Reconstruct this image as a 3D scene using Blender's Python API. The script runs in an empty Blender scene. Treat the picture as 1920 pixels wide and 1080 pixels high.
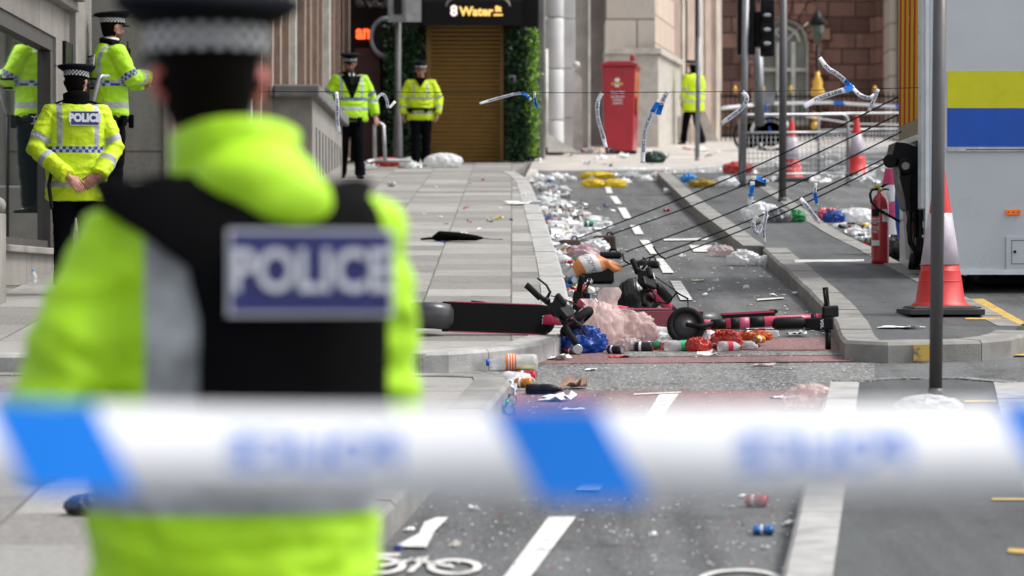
import bpy, bmesh, math, random
from mathutils import Vector, Matrix, noise, Euler
C = bpy.context
SC = C.scene
COL = SC.collection
R = math.radians
rnd = random.Random(7)

# ---------------------------------------------------------------- camera, sky, sun, exposure
F, H, GR = 6400.0, 1.85, 420.0 / 6400.0      # focal length in photo pixels, eye height, uphill gradient of the street
cam = bpy.data.cameras.new('camera')
cam.lens = 120; cam.sensor_width = 36
cam.clip_start = 0.1; cam.clip_end = 2000
cam.dof.use_dof = True; cam.dof.focus_distance = 24.0; cam.dof.aperture_fstop = 3.5
camo = bpy.data.objects.new('camera', cam); COL.objects.link(camo)
camo.location = (0, 0, H); camo.rotation_euler = (R(90), 0, 0)
SC.camera = camo

SUN_EL, SUN_AZ = 56, 88                       # degrees; azimuth clockwise from +Y (street direction)
w = bpy.data.worlds.new('World'); SC.world = w; w.use_nodes = True
nt = w.node_tree; nt.nodes.clear()
sky = nt.nodes.new('ShaderNodeTexSky'); sky.sky_type = 'NISHITA'; sky.sun_disc = False
sky.sun_elevation = R(SUN_EL); sky.sun_rotation = R(SUN_AZ); sky.air_density = 1.0; sky.dust_density = 3.0; sky.ozone_density = 1.0
hs = nt.nodes.new('ShaderNodeHueSaturation'); hs.inputs['Saturation'].default_value = 0.22
bg = nt.nodes.new('ShaderNodeBackground'); bg.inputs['Strength'].default_value = 0.15
wo = nt.nodes.new('ShaderNodeOutputWorld')
nt.links.new(sky.outputs[0], hs.inputs['Color']); nt.links.new(hs.outputs[0], bg.inputs[0]); nt.links.new(bg.outputs[0], wo.inputs[0])
sun = bpy.data.lights.new('sun', 'SUN'); sun.energy = 1.5; sun.angle = R(16); sun.color = (1, 0.96, 0.9)
suno = bpy.data.objects.new('sun', sun); COL.objects.link(suno)
az, el = R(SUN_AZ), R(SUN_EL)
sd = Vector((math.sin(az) * math.cos(el), math.cos(az) * math.cos(el), math.sin(el)))
suno.rotation_euler = sd.to_track_quat('Z', 'Y').to_euler(); suno.location = (0, 0, 40)
SC.view_settings.view_transform = 'Standard'; SC.view_settings.look = 'None'
SC.view_settings.exposure = 0.77; SC.view_settings.gamma = 1

# ---------------------------------------------------------------- placing helpers
def G(px, py, h=0.0):
    """point of the sloping street (h metres above the road) seen at photo pixel px,py"""
    d = F * (H - h) / (py - 120.0)
    return Vector(((px - 960) * d / F, d, GR * d + h))
def A(px, py, d):
    return Vector(((px - 960) * d / F, d, H + (540 - py) * d / F))
def gz(Y, h=0): return GR * Y + h
def S(px, d): return (px - 960) * d / F

# ---------------------------------------------------------------- shader helper
class E:
    def __init__(s, t, o): s.t, s.o = t, o
    def m(s, op, b=None, c=None):
        n = s.t.nodes.new('ShaderNodeMath'); n.operation = op
        for i, v in enumerate((s, b, c)):
            if v is None: continue
            if isinstance(v, E): s.t.links.new(v.o, n.inputs[i])
            else: n.inputs[i].default_value = v
        return E(s.t, n.outputs[0])
    def __add__(s, b): return s.m('ADD', b)
    def __sub__(s, b): return s.m('SUBTRACT', b)
    def __mul__(s, b): return s.m('MULTIPLY', b)
    def __truediv__(s, b): return s.m('DIVIDE', b)
    def gt(s, b): return s.m('GREATER_THAN', b)
    def lt(s, b): return s.m('LESS_THAN', b)
    def band(s, a, b): return s.gt(a) * s.lt(b)
    def floor(s): return s.m('FLOOR')
    def abs(s): return s.m('ABSOLUTE')
    def mod(s, b): return s.m('FLOORED_MODULO', b)
    def mx(s, b): return s.m('MAXIMUM', b)
class MT:
    def __init__(s, name, rough=0.7, metal=0.0, spec=0.5):
        s.mat = bpy.data.materials.new(name); s.mat.use_nodes = True
        s.t = s.mat.node_tree; s.b = s.t.nodes['Principled BSDF']
        s.b.inputs['Roughness'].default_value = rough; s.b.inputs['Metallic'].default_value = metal
        s.b.inputs['Specular IOR Level'].default_value = spec
        s.tc = s.t.nodes.new('ShaderNodeTexCoord')
    def n(s, typ, **kw):
        n = s.t.nodes.new(typ)
        for k, v in kw.items(): setattr(n, k, v)
        return n
    def xyz(s, which='Object'):
        n = s.n('ShaderNodeSeparateXYZ'); s.t.links.new(s.tc.outputs[which], n.inputs[0])
        return [E(s.t, n.outputs[i]) for i in range(3)]
    def comb(s, *v):
        n = s.n('ShaderNodeCombineXYZ')
        for i, q in enumerate(v):
            if isinstance(q, E): s.t.links.new(q.o, n.inputs[i])
            else: n.inputs[i].default_value = q
        return n.outputs[0]
    def noise(s, scale, detail=3, vec=None, rough=0.55, stretch=None):
        n = s.n('ShaderNodeTexNoise'); n.inputs['Scale'].default_value = scale; n.inputs['Detail'].default_value = detail; n.inputs['Roughness'].default_value = rough
        v = vec if vec is not None else s.tc.outputs['Object']
        if stretch:
            mp = s.n('ShaderNodeMapping'); mp.inputs['Scale'].default_value = stretch; s.t.links.new(v, mp.inputs[0]); v = mp.outputs[0]
        s.t.links.new(v, n.inputs['Vector']); return E(s.t, n.outputs[0])
    def attr(s, name):
        n = s.n('ShaderNodeAttribute'); n.attribute_name = name; return E(s.t, n.outputs['Fac'])
    def ramp(s, e, a, b, lo=0.0, hi=1.0):
        n = s.n('ShaderNodeMapRange'); n.inputs['From Min'].default_value = a; n.inputs['From Max'].default_value = b
        n.inputs['To Min'].default_value = lo; n.inputs['To Max'].default_value = hi
        s.t.links.new(e.o, n.inputs[0]); return E(s.t, n.outputs[0])
    def mix(s, fac, a, b, mode='MIX'):
        n = s.n('ShaderNodeMix', data_type='RGBA', blend_type=mode)
        for i, q in ((0, fac), (6, a), (7, b)):
            if isinstance(q, E): s.t.links.new(q.o, n.inputs[i])
            elif hasattr(q, 'is_output'): s.t.links.new(q, n.inputs[i])
            elif isinstance(q, (tuple, list)): n.inputs[i].default_value = (*q, 1)
            else: n.inputs[i].default_value = q
        return n.outputs[2]
    def color(s, q):
        if isinstance(q, tuple): s.b.inputs['Base Color'].default_value = (*q, 1)
        else: s.t.links.new(q, s.b.inputs['Base Color'])
        s.c = q
    def bump(s, e, strength=0.3, dist=0.01):
        n = s.n('ShaderNodeBump'); n.inputs['Strength'].default_value = strength; n.inputs['Distance'].default_value = dist
        s.t.links.new(e.o, n.inputs['Height']); s.t.links.new(n.outputs[0], s.b.inputs['Normal'])
    def rough(s, e): s.t.links.new(e.o, s.b.inputs['Roughness'])
_mats = {}
def mat(name, col, rough=0.6, metal=0.0, var=0.25, scale=6.0, bump=0.0, bscale=60, spec=0.5, trans=0.0, alpha=1.0, emit=None, coat=0):
    """simple procedural material: base colour with noise wear"""
    if name in _mats: return _mats[name]
    if max(col) < .03 and not coat: spec = min(spec, .18); col = tuple(q * .6 for q in col)
    m = MT(name, rough, metal, spec)
    if var > 0:
        nz = m.noise(scale, 4)
        f = m.ramp(nz, 0.3, 0.7)
        dark = tuple(c * (1 - var) for c in col); lite = tuple(min(1, c * (1 + var * .6)) for c in col)
        m.color(m.mix(f, dark, lite))
        m.rough(m.ramp(nz, 0.3, 0.7, max(0.03, rough - .1), min(1, rough + .12)))
    else: m.color(col)
    if bump: m.bump(m.noise(bscale, 4), bump, 0.01)
    if trans:
        m.b.inputs['Transmission Weight'].default_value = 0
        tr = m.n('ShaderNodeBsdfTranslucent'); tr.inputs[0].default_value = (*col, 1)
        mx = m.n('ShaderNodeMixShader'); mx.inputs[0].default_value = trans
        out = [n for n in m.t.nodes if n.type == 'OUTPUT_MATERIAL'][0]
        m.t.links.new(m.b.outputs[0], mx.inputs[1]); m.t.links.new(tr.outputs[0], mx.inputs[2]); m.t.links.new(mx.outputs[0], out.inputs[0])
    if alpha < 1: m.b.inputs['Alpha'].default_value = alpha
    if coat: m.b.inputs['Coat Weight'].default_value = coat
    if emit:
        m.b.inputs['Emission Color'].default_value = (*col, 1); m.b.inputs['Emission Strength'].default_value = emit
    _mats[name] = m.mat
    return m.mat

# ---------------------------------------------------------------- mesh helper
class MB:
    def __init__(s, m=None):
        s.bm = bmesh.new(); s.mats = []; s.mi = 0; s.X = Matrix.Identity(4)
        if m: s.use(m)
    def use(s, m):
        if m not in s.mats: s.mats.append(m)
        s.mi = s.mats.index(m); return s
    def face(s, vs, smooth=False):
        try: f = s.bm.faces.new(vs)
        except ValueError: return
        f.material_index = s.mi; f.smooth = smooth
    def v(s, p): return s.bm.verts.new(s.X @ Vector(p))
    def poly(s, pts): s.face([s.v(p) for p in pts])
    def box(s, c, size, rot=None, taper=1.0):
        hx, hy, hz = (q / 2 for q in size); M = (rot.to_4x4() if rot else Matrix.Identity(4)); M.translation = Vector(c)
        vs = []
        for z in (-1, 1):
            k = taper if z > 0 else 1
            for x, y in ((-1, -1), (1, -1), (1, 1), (-1, 1)): vs.append(s.v(M @ Vector((x * hx * k, y * hy * k, z * hz))))
        for q in ((3, 2, 1, 0), (4, 5, 6, 7), (0, 1, 5, 4), (1, 2, 6, 5), (2, 3, 7, 6), (3, 0, 4, 7)): s.face([vs[i] for i in q])
    def bx(s, x0, x1, y0, y1, z0, z1): s.box(((x0 + x1) / 2, (y0 + y1) / 2, (z0 + z1) / 2), (abs(x1 - x0), abs(y1 - y0), abs(z1 - z0)))
    def rings(s, rings, cap=True, closed=True, smooth=True):
        V = [[s.v(p) for p in r] for r in rings]; n = len(V[0])
        for a, b in zip(V, V[1:]):
            for i in range(n if closed else n - 1):
                j = (i + 1) % n; s.face([a[i], a[j], b[j], b[i]], smooth)
        if cap:
            s.face(V[0][::-1]); s.face(V[-1])
    def tube(s, pts, rad, seg=10, cap=True, sq=1.0, round_end=False):
        """tube along pts; rad number or list; sq flattens the second axis"""
        pts = [Vector(p) for p in pts]
        if not isinstance(rad, (list, tuple)): rad = [rad] * len(pts)
        rad = list(rad)
        if round_end:
            a = (pts[0] - pts[1]).normalized(); b = (pts[-1] - pts[-2]).normalized()
            pts = [pts[0] + a * rad[0] * .95, pts[0] + a * rad[0] * .6] + pts + [pts[-1] + b * rad[-1] * .6, pts[-1] + b * rad[-1] * .95]
            rad = [rad[0] * .3, rad[0] * .8] + rad + [rad[-1] * .8, rad[-1] * .3]
        up = None; rs = []
        for i, p in enumerate(pts):
            t = (pts[min(i + 1, len(pts) - 1)] - pts[max(i - 1, 0)]).normalized()
            if up is None:
                up = Vector((0, 0, 1)) if abs(t.z) < .9 else Vector((0, 1, 0))
            u = t.cross(up)
            if u.length < 1e-4: u = t.cross(Vector((1, 0, 0)))
            u.normalize(); w_ = u.cross(t).normalized(); up = w_
            rs.append([p + u * rad[i] * math.cos(a) + w_ * rad[i] * sq * math.sin(a) for a in (2 * math.pi * k / seg for k in range(seg))])
        s.rings(rs, cap)
    def lathe(s, prof, seg=20, c=(0, 0, 0), sx=1.0, sy=1.0, cap=True, M=None):
        c = Vector(c)
        rs = []
        for r, z in prof:
            ring = [Vector((r * sx * math.cos(2 * math.pi * k / seg), r * sy * math.sin(2 * math.pi * k / seg), z)) for k in range(seg)]
            rs.append([(M @ p if M else p) + c for p in ring])
        s.rings(rs, cap)
    def ell(s, c, r, M=None, seg=14, nr=9):
        c = Vector(c); r = Vector(r) if not isinstance(r, (int, float)) else Vector((r, r, r))
        rs = []
        for i in range(nr + 1):
            th = math.pi * (0.03 + 0.94 * i / nr)
            rs.append([c + ((M.to_3x3() if M else Matrix.Identity(3)) @ Vector((r.x * math.sin(th) * math.cos(a), r.y * math.sin(th) * math.sin(a), -r.z * math.cos(th)))) for a in (2 * math.pi * k / seg for k in range(seg))])
        s.rings(rs)
    def prism(s, pts, n):
        """closed polygon pts (3d) extruded by vector n"""
        n = Vector(n); a = [s.v(p) for p in pts]; b = [s.v(Vector(p) + n) for p in pts]; k = len(a)
        s.face(a[::-1]); s.face(b)
        for i in range(k): s.face([a[i], a[(i + 1) % k], b[(i + 1) % k], b[i]])
    def text(s, body, size, M, thick=0.002, bold=0.0, align='CENTER', mirror=False, fn=None, sx=1.0):
        me = text_mesh(body, size, thick, bold, align)
        vs = []
        for v in me.vertices:
            p = v.co.copy(); p.x *= sx
            if mirror: p.x = -p.x
            vs.append(s.bm.verts.new(s.X @ (fn(p) if fn else M @ p)))
        for p in me.polygons:
            q = [vs[i] for i in p.vertices]
            s.face(q[::-1] if mirror else q)
    def mesh(s, name='mesh', recalc=True):
        if recalc: bmesh.ops.recalc_face_normals(s.bm, faces=s.bm.faces)
        me = bpy.data.meshes.new(name); s.bm.to_mesh(me); s.bm.free()
        for m in s.mats: me.materials.append(m)
        return me
    def build(s, name, parent=None, world=False, bevel=0, **kw):
        return link(name, s.mesh(name), parent, world, bevel, **kw)
_tm = {}
def text_mesh(body, size, thick, bold, align):
    k = (body, size, thick, bold, align)
    if k in _tm: return _tm[k]
    cu = bpy.data.curves.new('lettering', 'FONT'); cu.body = body; cu.size = size; cu.extrude = thick; cu.offset = bold
    cu.align_x = align; cu.align_y = 'CENTER'; cu.resolution_u = 3
    o = bpy.data.objects.new('lettering', cu); COL.objects.link(o)
    C.view_layer.update()
    me = bpy.data.meshes.new_from_object(o.evaluated_get(C.evaluated_depsgraph_get()))
    bpy.data.objects.remove(o); _tm[k] = me
    return me
def link(name, me, parent=None, world=False, bevel=0, label=None, cat=None, group=None, kind=None, loc=None):
    o = bpy.data.objects.new(name, me); COL.objects.link(o)
    if parent:
        o.parent = parent
        if world: o.location = -parent.location
    if loc is not None: o.location = loc
    if bevel:
        b = o.modifiers.new('bevel', 'BEVEL'); b.width = bevel; b.segments = 2; b.limit_method = 'ANGLE'; b.angle_limit = R(40)
    tag(o, label, cat, group, kind)
    return o
def tag(o, label=None, cat=None, group=None, kind=None):
    if label: o['label'] = label
    if cat: o['category'] = cat
    if group: o['group'] = group
    if kind: o['kind'] = kind
    return o
def thing(name, label, cat, loc=(0, 0, 0), rotz=0, group=None):
    o = bpy.data.objects.new(name, None); COL.objects.link(o); o.empty_display_size = .1
    o.location = loc; o.rotation_euler = (0, 0, rotz)
    return tag(o, label, cat, group)
def copy_tree(o, parent=None):
    c = o.copy(); COL.objects.link(c)
    if parent: c.parent = parent
    for ch in list(KIDS(o)): copy_tree(ch, c)
    return c
def KIDS(o): return [q for q in COL.objects if q.parent == o]
def fuse(mb, voxel, smooth=3, fold=0.0, fs=(7, 7, 11)):
    """join overlapping closed shapes to one continuous surface"""
    me = mb.mesh('fused')
    o = bpy.data.objects.new('fused', me); COL.objects.link(o)
    r = o.modifiers.new('r', 'REMESH'); r.mode = 'VOXEL'; r.voxel_size = voxel; r.use_smooth_shade = True
    if smooth:
        q = o.modifiers.new('s', 'SMOOTH'); q.iterations = smooth; q.factor = 0.5
    C.view_layer.update()
    m2 = bpy.data.meshes.new_from_object(o.evaluated_get(C.evaluated_depsgraph_get()))
    bpy.data.objects.remove(o)
    if fold:
        m2.update()
        ns = [v.normal.copy() for v in m2.vertices]
        for v, n in zip(m2.vertices, ns):
            p = Vector((v.co.x * fs[0], v.co.y * fs[1], v.co.z * fs[2]))
            k = noise.noise(p + Vector((noise.noise(p * .7) * 2, 0, 0))) ; k2 = noise.noise(p * 2.3 + Vector((5, 1, 2)))
            v.co += n * fold * ((1 - abs(k) * 3.0) * .6 + k2 * .5)
    return m2
def setmats(me, mats, fn=None):
    me.materials.clear()
    for m in mats: me.materials.append(m)
    if fn:
        for p in me.polygons: p.material_index = fn(p.center)
def rotm(x=0, y=0, z=0): return Euler((R(x), R(y), R(z))).to_matrix()
def T(p, m3=None, s=1.0):
    M = (m3.to_4x4() if m3 else Matrix.Identity(4)); M = M @ Matrix.Scale(s, 4); M.translation = Vector(p); return M

# ================================================================ MATERIALS OF THE SETTING
def asphalt_mat(name, lo, hi, speck=0.5, tint=(1, 1, 1)):
    m = MT(name, 0.8, spec=0.35)
    big = m.noise(0.5, 4); mid = m.noise(5, 4, stretch=(1, .35, 1)); fine = m.noise(45 if speck > .8 else 70, 2, rough=.7); fine2 = m.noise(210, 1)
    streak = m.noise(1.1, 5, stretch=(3.5, .16, 1), rough=.65)
    c = m.mix(m.ramp(big * .3 + mid * .25 + streak * .45, .42, .58), tuple(lo * t for t in tint), tuple(hi * t for t in tint))
    c = m.mix(m.ramp(fine, .50 if speck > .8 else .54, .64 if speck > .8 else .70, 0, speck), c, tuple(hi * 2.8 * t for t in (1, 1, .97)))
    c = m.mix(m.ramp(fine2, .5, .3, 0, .55), c, (lo * .35,) * 3)
    stain = m.noise(2.4, 5, rough=.7)
    c = m.mix(m.ramp(stain, .57, .68, 0, .6), c, (lo * .4,) * 3); pale = m.noise(3.1, 6, vec=None, rough=.8, stretch=(1, .5, 1)); c = m.mix(m.ramp(pale, .60, .72, 0, .5), c, tuple(hi * 1.9 * t for t in tint))
    m.color(c); m.bump(fine * .7 + fine2 * .5, .5, .006)
    m.rough(m.ramp(mid, .3, .7, .62, .9))
    return m.mat
M_ASPH = asphalt_mat('asphalt', .045, .125, .75, (.97, 1, 1.03))
M_ASPH2 = asphalt_mat('asphalt_coarse', .06, .15, .95)
M_TARMAC = asphalt_mat('tarmac_footway', .05, .095, .35, (.93, 1, 1.02))
M_RED = asphalt_mat('red_surfacing', .11, .20, .5, (1.25, .6, .6))
def slab_mat():
    m = MT('stone_slabs', .75, spec=.4)
    x, y, z = m.xyz()
    b = m.n('ShaderNodeTexBrick'); b.offset = .37; b.offset_frequency = 2; b.squash = 1
    wob = m.noise(1.5, 2)
    m.t.links.new(m.comb(y, x * 1.0 + wob * .012, 0), b.inputs['Vector'])
    b.inputs['Scale'].default_value = 1; b.inputs['Brick Width'].default_value = .82; b.inputs['Row Height'].default_value = .64
    b.inputs['Mortar Size'].default_value = .008; b.inputs['Mortar Smooth'].default_value = .2; b.inputs['Bias'].default_value = -.1
    b.inputs['Color1'].default_value = (.145, .14, .132, 1); b.inputs['Color2'].default_value = (.36, .352, .335, 1); b.inputs['Mortar'].default_value = (.07, .06, .05, 1)
    c = m.mix(m.ramp(m.noise(1.3, 5, stretch=(1, .5, 1)), .35, .65, 0, .55), b.outputs[0], (.20, .19, .175))
    c = m.mix(m.ramp(m.noise(40, 3), .45, .7, 0, .22), c, (.55, .54, .52))
    c = m.mix(m.ramp(m.noise(3.2, 6, rough=.75), .58, .7, 0, .5), c, (.11, .10, .09))
    vo = m.n('ShaderNodeTexVoronoi'); vo.inputs['Scale'].default_value = 3.2; m.t.links.new(m.tc.outputs['Object'], vo.inputs['Vector'])
    c = m.mix(m.ramp(E(m.t, vo.outputs['Distance']), .075, .055, 0, .6), c, (.09, .085, .08))
    c = m.mix(m.ramp(m.noise(.8, 6, rough=.8), .55, .68, 0, .4), c, (.10, .09, .075))
    m.color(c)
    m.bump(E(m.t, b.outputs['Fac']) * -1 + m.noise(60, 3) * .3, .5, .006)
    return m.mat
M_SLAB = slab_mat()
M_FARPAVE = mat('pale_paving', (.44, .41, .375), .8, var=.3, scale=1.5, bump=.3)
def stone_mat(name, c1, c2, mortar, bw, bh, axis='x', rough=.85, ms=.012, soot=.4, bump=.6):
    m = MT(name, rough, spec=.25)
    x, y, z = m.xyz()
    b = m.n('ShaderNodeTexBrick'); b.offset = .5
    m.t.links.new(m.comb(x if axis == 'x' else y, z, 0), b.inputs['Vector'])
    b.inputs['Scale'].default_value = 1; b.inputs['Brick Width'].default_value = bw; b.inputs['Row Height'].default_value = bh
    b.inputs['Mortar Size'].default_value = ms; b.inputs['Mortar Smooth'].default_value = .3
    for k, v in (('Color1', c1), ('Color2', c2), ('Mortar', mortar)): b.inputs[k].default_value = (*v, 1)
    c = m.mix(m.ramp(m.noise(3, 6, stretch=(1, 1, .35), rough=.7), .48, .72, 0, soot), b.outputs[0], tuple(q * .35 for q in c1))
    c = m.mix(m.ramp(m.noise(30, 4), .4, .7, 0, .25), c, tuple(min(1, q * 1.4) for q in c2))
    m.color(c); m.bump(E(m.t, b.outputs['Fac']) * -1 + m.noise(45, 3) * .25, bump, .02)
    return m.mat
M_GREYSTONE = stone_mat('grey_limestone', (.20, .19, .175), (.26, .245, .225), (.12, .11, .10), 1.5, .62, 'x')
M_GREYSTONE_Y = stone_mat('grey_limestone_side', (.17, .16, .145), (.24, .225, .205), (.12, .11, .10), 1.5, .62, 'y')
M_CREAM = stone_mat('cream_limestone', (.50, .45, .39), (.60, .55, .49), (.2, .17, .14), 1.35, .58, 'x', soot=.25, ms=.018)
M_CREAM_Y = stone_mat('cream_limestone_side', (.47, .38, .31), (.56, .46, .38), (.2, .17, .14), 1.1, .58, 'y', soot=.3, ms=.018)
M_SAND = stone_mat('red_sandstone', (.085, .046, .039), (.31, .175, .14), (.045, .03, .027), .66, .38, 'x', soot=.55, ms=.022, bump=.9)
M_PLAIN = mat('plain_limestone', (.24, .225, .205), .8, var=.3, scale=3, bump=.4)
M_KERB = mat('granite_kerb', (.235, .23, .215), .75, var=.35, scale=5, bump=.5, bscale=120)
M_KERBW = mat('pale_kerb', (.37, .365, .355), .7, var=.3, scale=7, bump=.4, bscale=90)
def worn_mat(name, col, under, keep=.5):
    m = MT(name, .7, spec=.35)
    f = m.ramp(m.noise(55, 4, rough=.75) * .55 + m.noise(7, 4) * .45, .5 + (keep - .5) * .22, .56 + (keep - .5) * .22)
    m.color(m.mix(f, col, under)); m.bump(m.noise(150, 2), .3, .004)
    return m.mat
M_WHITE = worn_mat('worn_white_paint', (.62, .61, .585), (.2, .2, .2), .66)
M_YEL = worn_mat('worn_yellow_paint', (.55, .36, .08), (.16, .14, .1), .62)

# ================================================================ GROUND
road = MB(M_ASPH); NX = 1
road.poly([(-220, -60, gz(-60)), (220, -60, gz(-60)), (220, 400, gz(400)), (-220, 400, gz(400))])
road.build('road', kind='structure')
def slab(name, pts, h, m, skirt=.15):
    b = MB(m)
    P = [Vector(p) for p in pts]
    top = [Vector((p.x, p.y, gz(p.y, h))) for p in P]
    b.poly(top)
    k = len(P)
    for i in range(k):
        a, c = top[i], top[(i + 1) % k]
        b.poly([a, c, c - Vector((0, 0, skirt)), a - Vector((0, 0, skirt))])
    return b.build(name, kind='structure')
def resample(pts, step):
    out = [pts[0].copy()]
    for a, b in zip(pts, pts[1:]):
        n = max(1, round((b - a).length / step))
        for i in range(1, n + 1): out.append(a.lerp(b, i / n))
    return out
def smooth_line(pts, it=2):
    for _ in range(it):
        q = [pts[0]]
        for a, b in zip(pts, pts[1:]): q += [a.lerp(b, .25), a.lerp(b, .75)]
        q.append(pts[-1]); pts = q
    return pts
def kerb(name, pts, h, m, side=1, wid=.14, step=.9, smooth=1, gap=.007, drop=.13):
    """row of kerb stones along pts; wid reaches to the given side"""
    pts = smooth_line([Vector((p.x, p.y, 0)) for p in pts], smooth) if smooth else [Vector((p.x, p.y, 0)) for p in pts]
    L = [0]
    for a, b in zip(pts, pts[1:]): L.append(L[-1] + (b - a).length)
    def at(s):
        s = min(max(s, 0), L[-1])
        for i in range(len(L) - 1):
            if s <= L[i + 1] or i == len(L) - 2:
                a, b = pts[i], pts[i + 1]; t = (s - L[i]) / max(1e-6, L[i + 1] - L[i])
                d = (b - a).normalized(); return a.lerp(b, t), Vector((-d.y, d.x, 0)) * side
    b = MB(m); n = max(1, round(L[-1] / step)); r = random.Random(len(pts))
    for i in range(n):
        s0 = L[-1] * i / n + gap / 2; s1 = L[-1] * (i + 1) / n - gap / 2
        dz = r.uniform(-.003, .003) + .006
        rs = []
        for j in range(4):
            p, nn = at(s0 + (s1 - s0) * j / 3)
            z = gz(p.y)
            o = p + nn * -.05; q = p + nn * wid; e = p + nn * -.03
            rs.append([Vector((o.x, o.y, z - drop + h)), Vector((o.x, o.y, z + h + dz - .02)), Vector((e.x, e.y, z + h + dz)), Vector((q.x, q.y, gz(q.y) + h + dz)), Vector((q.x, q.y, z - drop + h))])
        b.rings(rs, smooth=False)
    return b.build(name, kind='structure')
HK = .12
left_edge = [G(788, 664, HK), G(870, 660, HK), G(940, 653, HK), G(1000, 645, HK), G(1036, 632, HK), G(1056, 605, HK), G(1057, 580, HK), G(1045, 510, HK), G(1020, 430, HK), G(1000, 372, HK), G(984, 335, HK), G(960, 322, HK)]
far_left = [Vector((S(300, 45), 62, 0)), Vector((-5, 62, 0)), Vector((-9, 40, 0)), Vector((-9, 22, 0)), Vector((-6, G(788, 664, HK).y - .1, 0))]
slab('pavement_far', left_edge + [Vector((S(1000, 61), 61, 0))] + far_left, HK, M_SLAB)
kerb('pavement_kerb_far', [Vector((-5.5, left_edge[0].y - .1, 0))] + left_edge, HK, M_KERBW, side=1, wid=.15)
near_edge = [G(948, 704, HK), G(936, 722, HK), G(905, 757, HK), G(868, 795, HK), G(790, 870, HK), G(690, 970, HK), G(560, 1090, HK), G(200, 1500, HK)]
slab('pavement_near', near_edge + [Vector((-6, 6, 0)), Vector((-6, G(780, 700, HK).y, 0))], HK, M_SLAB)
kerb('pavement_kerb_near', [Vector((-5.5, G(780, 700, HK).y, 0)), G(780, 701, HK)] + near_edge, HK, M_KERB, side=-1, wid=.15)
slab('pavement_beyond', [G(984, 333, HK), G(1010, 319, HK), G(1255, 318, HK), G(1480, 296, HK), G(1500, 284, HK), Vector((S(1700, 74), 74, 0)), Vector((S(1700, 74), 95, 0)), Vector((-8, 95, 0)), Vector((-8, 61.5, 0)), Vector((S(1000, 61.5), 61.5, 0))], HK, M_FARPAVE)
kerb('pavement_kerb_beyond', [G(1010, 319, HK), G(1255, 318, HK), G(1480, 296, HK), G(1500, 284, HK), Vector((S(1700, 74), 74, 0))], HK, M_KERBW, side=1, wid=.15, smooth=0)
isl_l1 = [G(1252, 324, HK), G(1290, 358, HK), G(1335, 395, HK), G(1385, 430, HK), G(1427, 462, HK)]
isl_l2 = [G(1440, 466, HK), G(1490, 510, HK), G(1540, 556, HK), G(1577, 598, HK), G(1590, 634, HK), G(1604, 643, HK), G(1660, 644, HK), G(1750, 642, HK), G(1850, 640, HK), G(1900, 632, HK), G(1916, 622, HK)]
isl_r = [G(1908, 612, HK), G(1860, 588, HK), G(1807, 559, HK), G(1707, 507, HK), G(1626, 463, HK), G(1575, 440, HK), G(1535, 415, HK), G(1441, 350, HK), G(1390, 324, HK)]
isl_in = [G(1440, 466, HK), G(1490, 510, HK), G(1540, 556, HK), G(1582, 600, HK), G(1602, 626, HK), G(1620, 638, HK), G(1700, 638, HK), G(1850, 636, HK), G(1895, 628, HK)]
slab('traffic_island', isl_l1 + isl_in + isl_r, HK, M_TARMAC)
kerb('island_kerb_far', isl_l1, HK, M_KERB, side=-1, wid=.17)
kerb('island_kerb_front', isl_l2, HK, M_KERB, side=1, wid=.17)
kerb('island_kerb_road', isl_r, HK, M_KERB, side=1, wid=.13)
HI = .1
nb = [G(1440, 1400, HI), G(1492, 1080, HI), G(1520, 950, HI), G(1545, 830, HI), G(1568, 718, HI)]
nb2 = [G(1568, 716, HI), G(1610, 712, HI), G(1700, 709, HI), G(1800, 709, HI), G(1870, 713, HI), G(1908, 718, HI)]
nb3 = [G(1908, 718, HI), G(1930, 790, HI), G(1990, 950, HI), G(2100, 1400, HI)]
slab('traffic_island_near', nb + nb2[1:] + nb3[1:], HI, M_TARMAC)
kerb('island_kerb_near', nb, HI, M_KERBW, side=-1, wid=.125, smooth=0, step=.95)
kerb('island_kerb_near_end', nb2, HI, M_ASPH2, side=-1, wid=.08, smooth=0)
kerb('island_kerb_near_road', nb3, HI, M_KERBW, side=-1, wid=.13, smooth=0)

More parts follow.
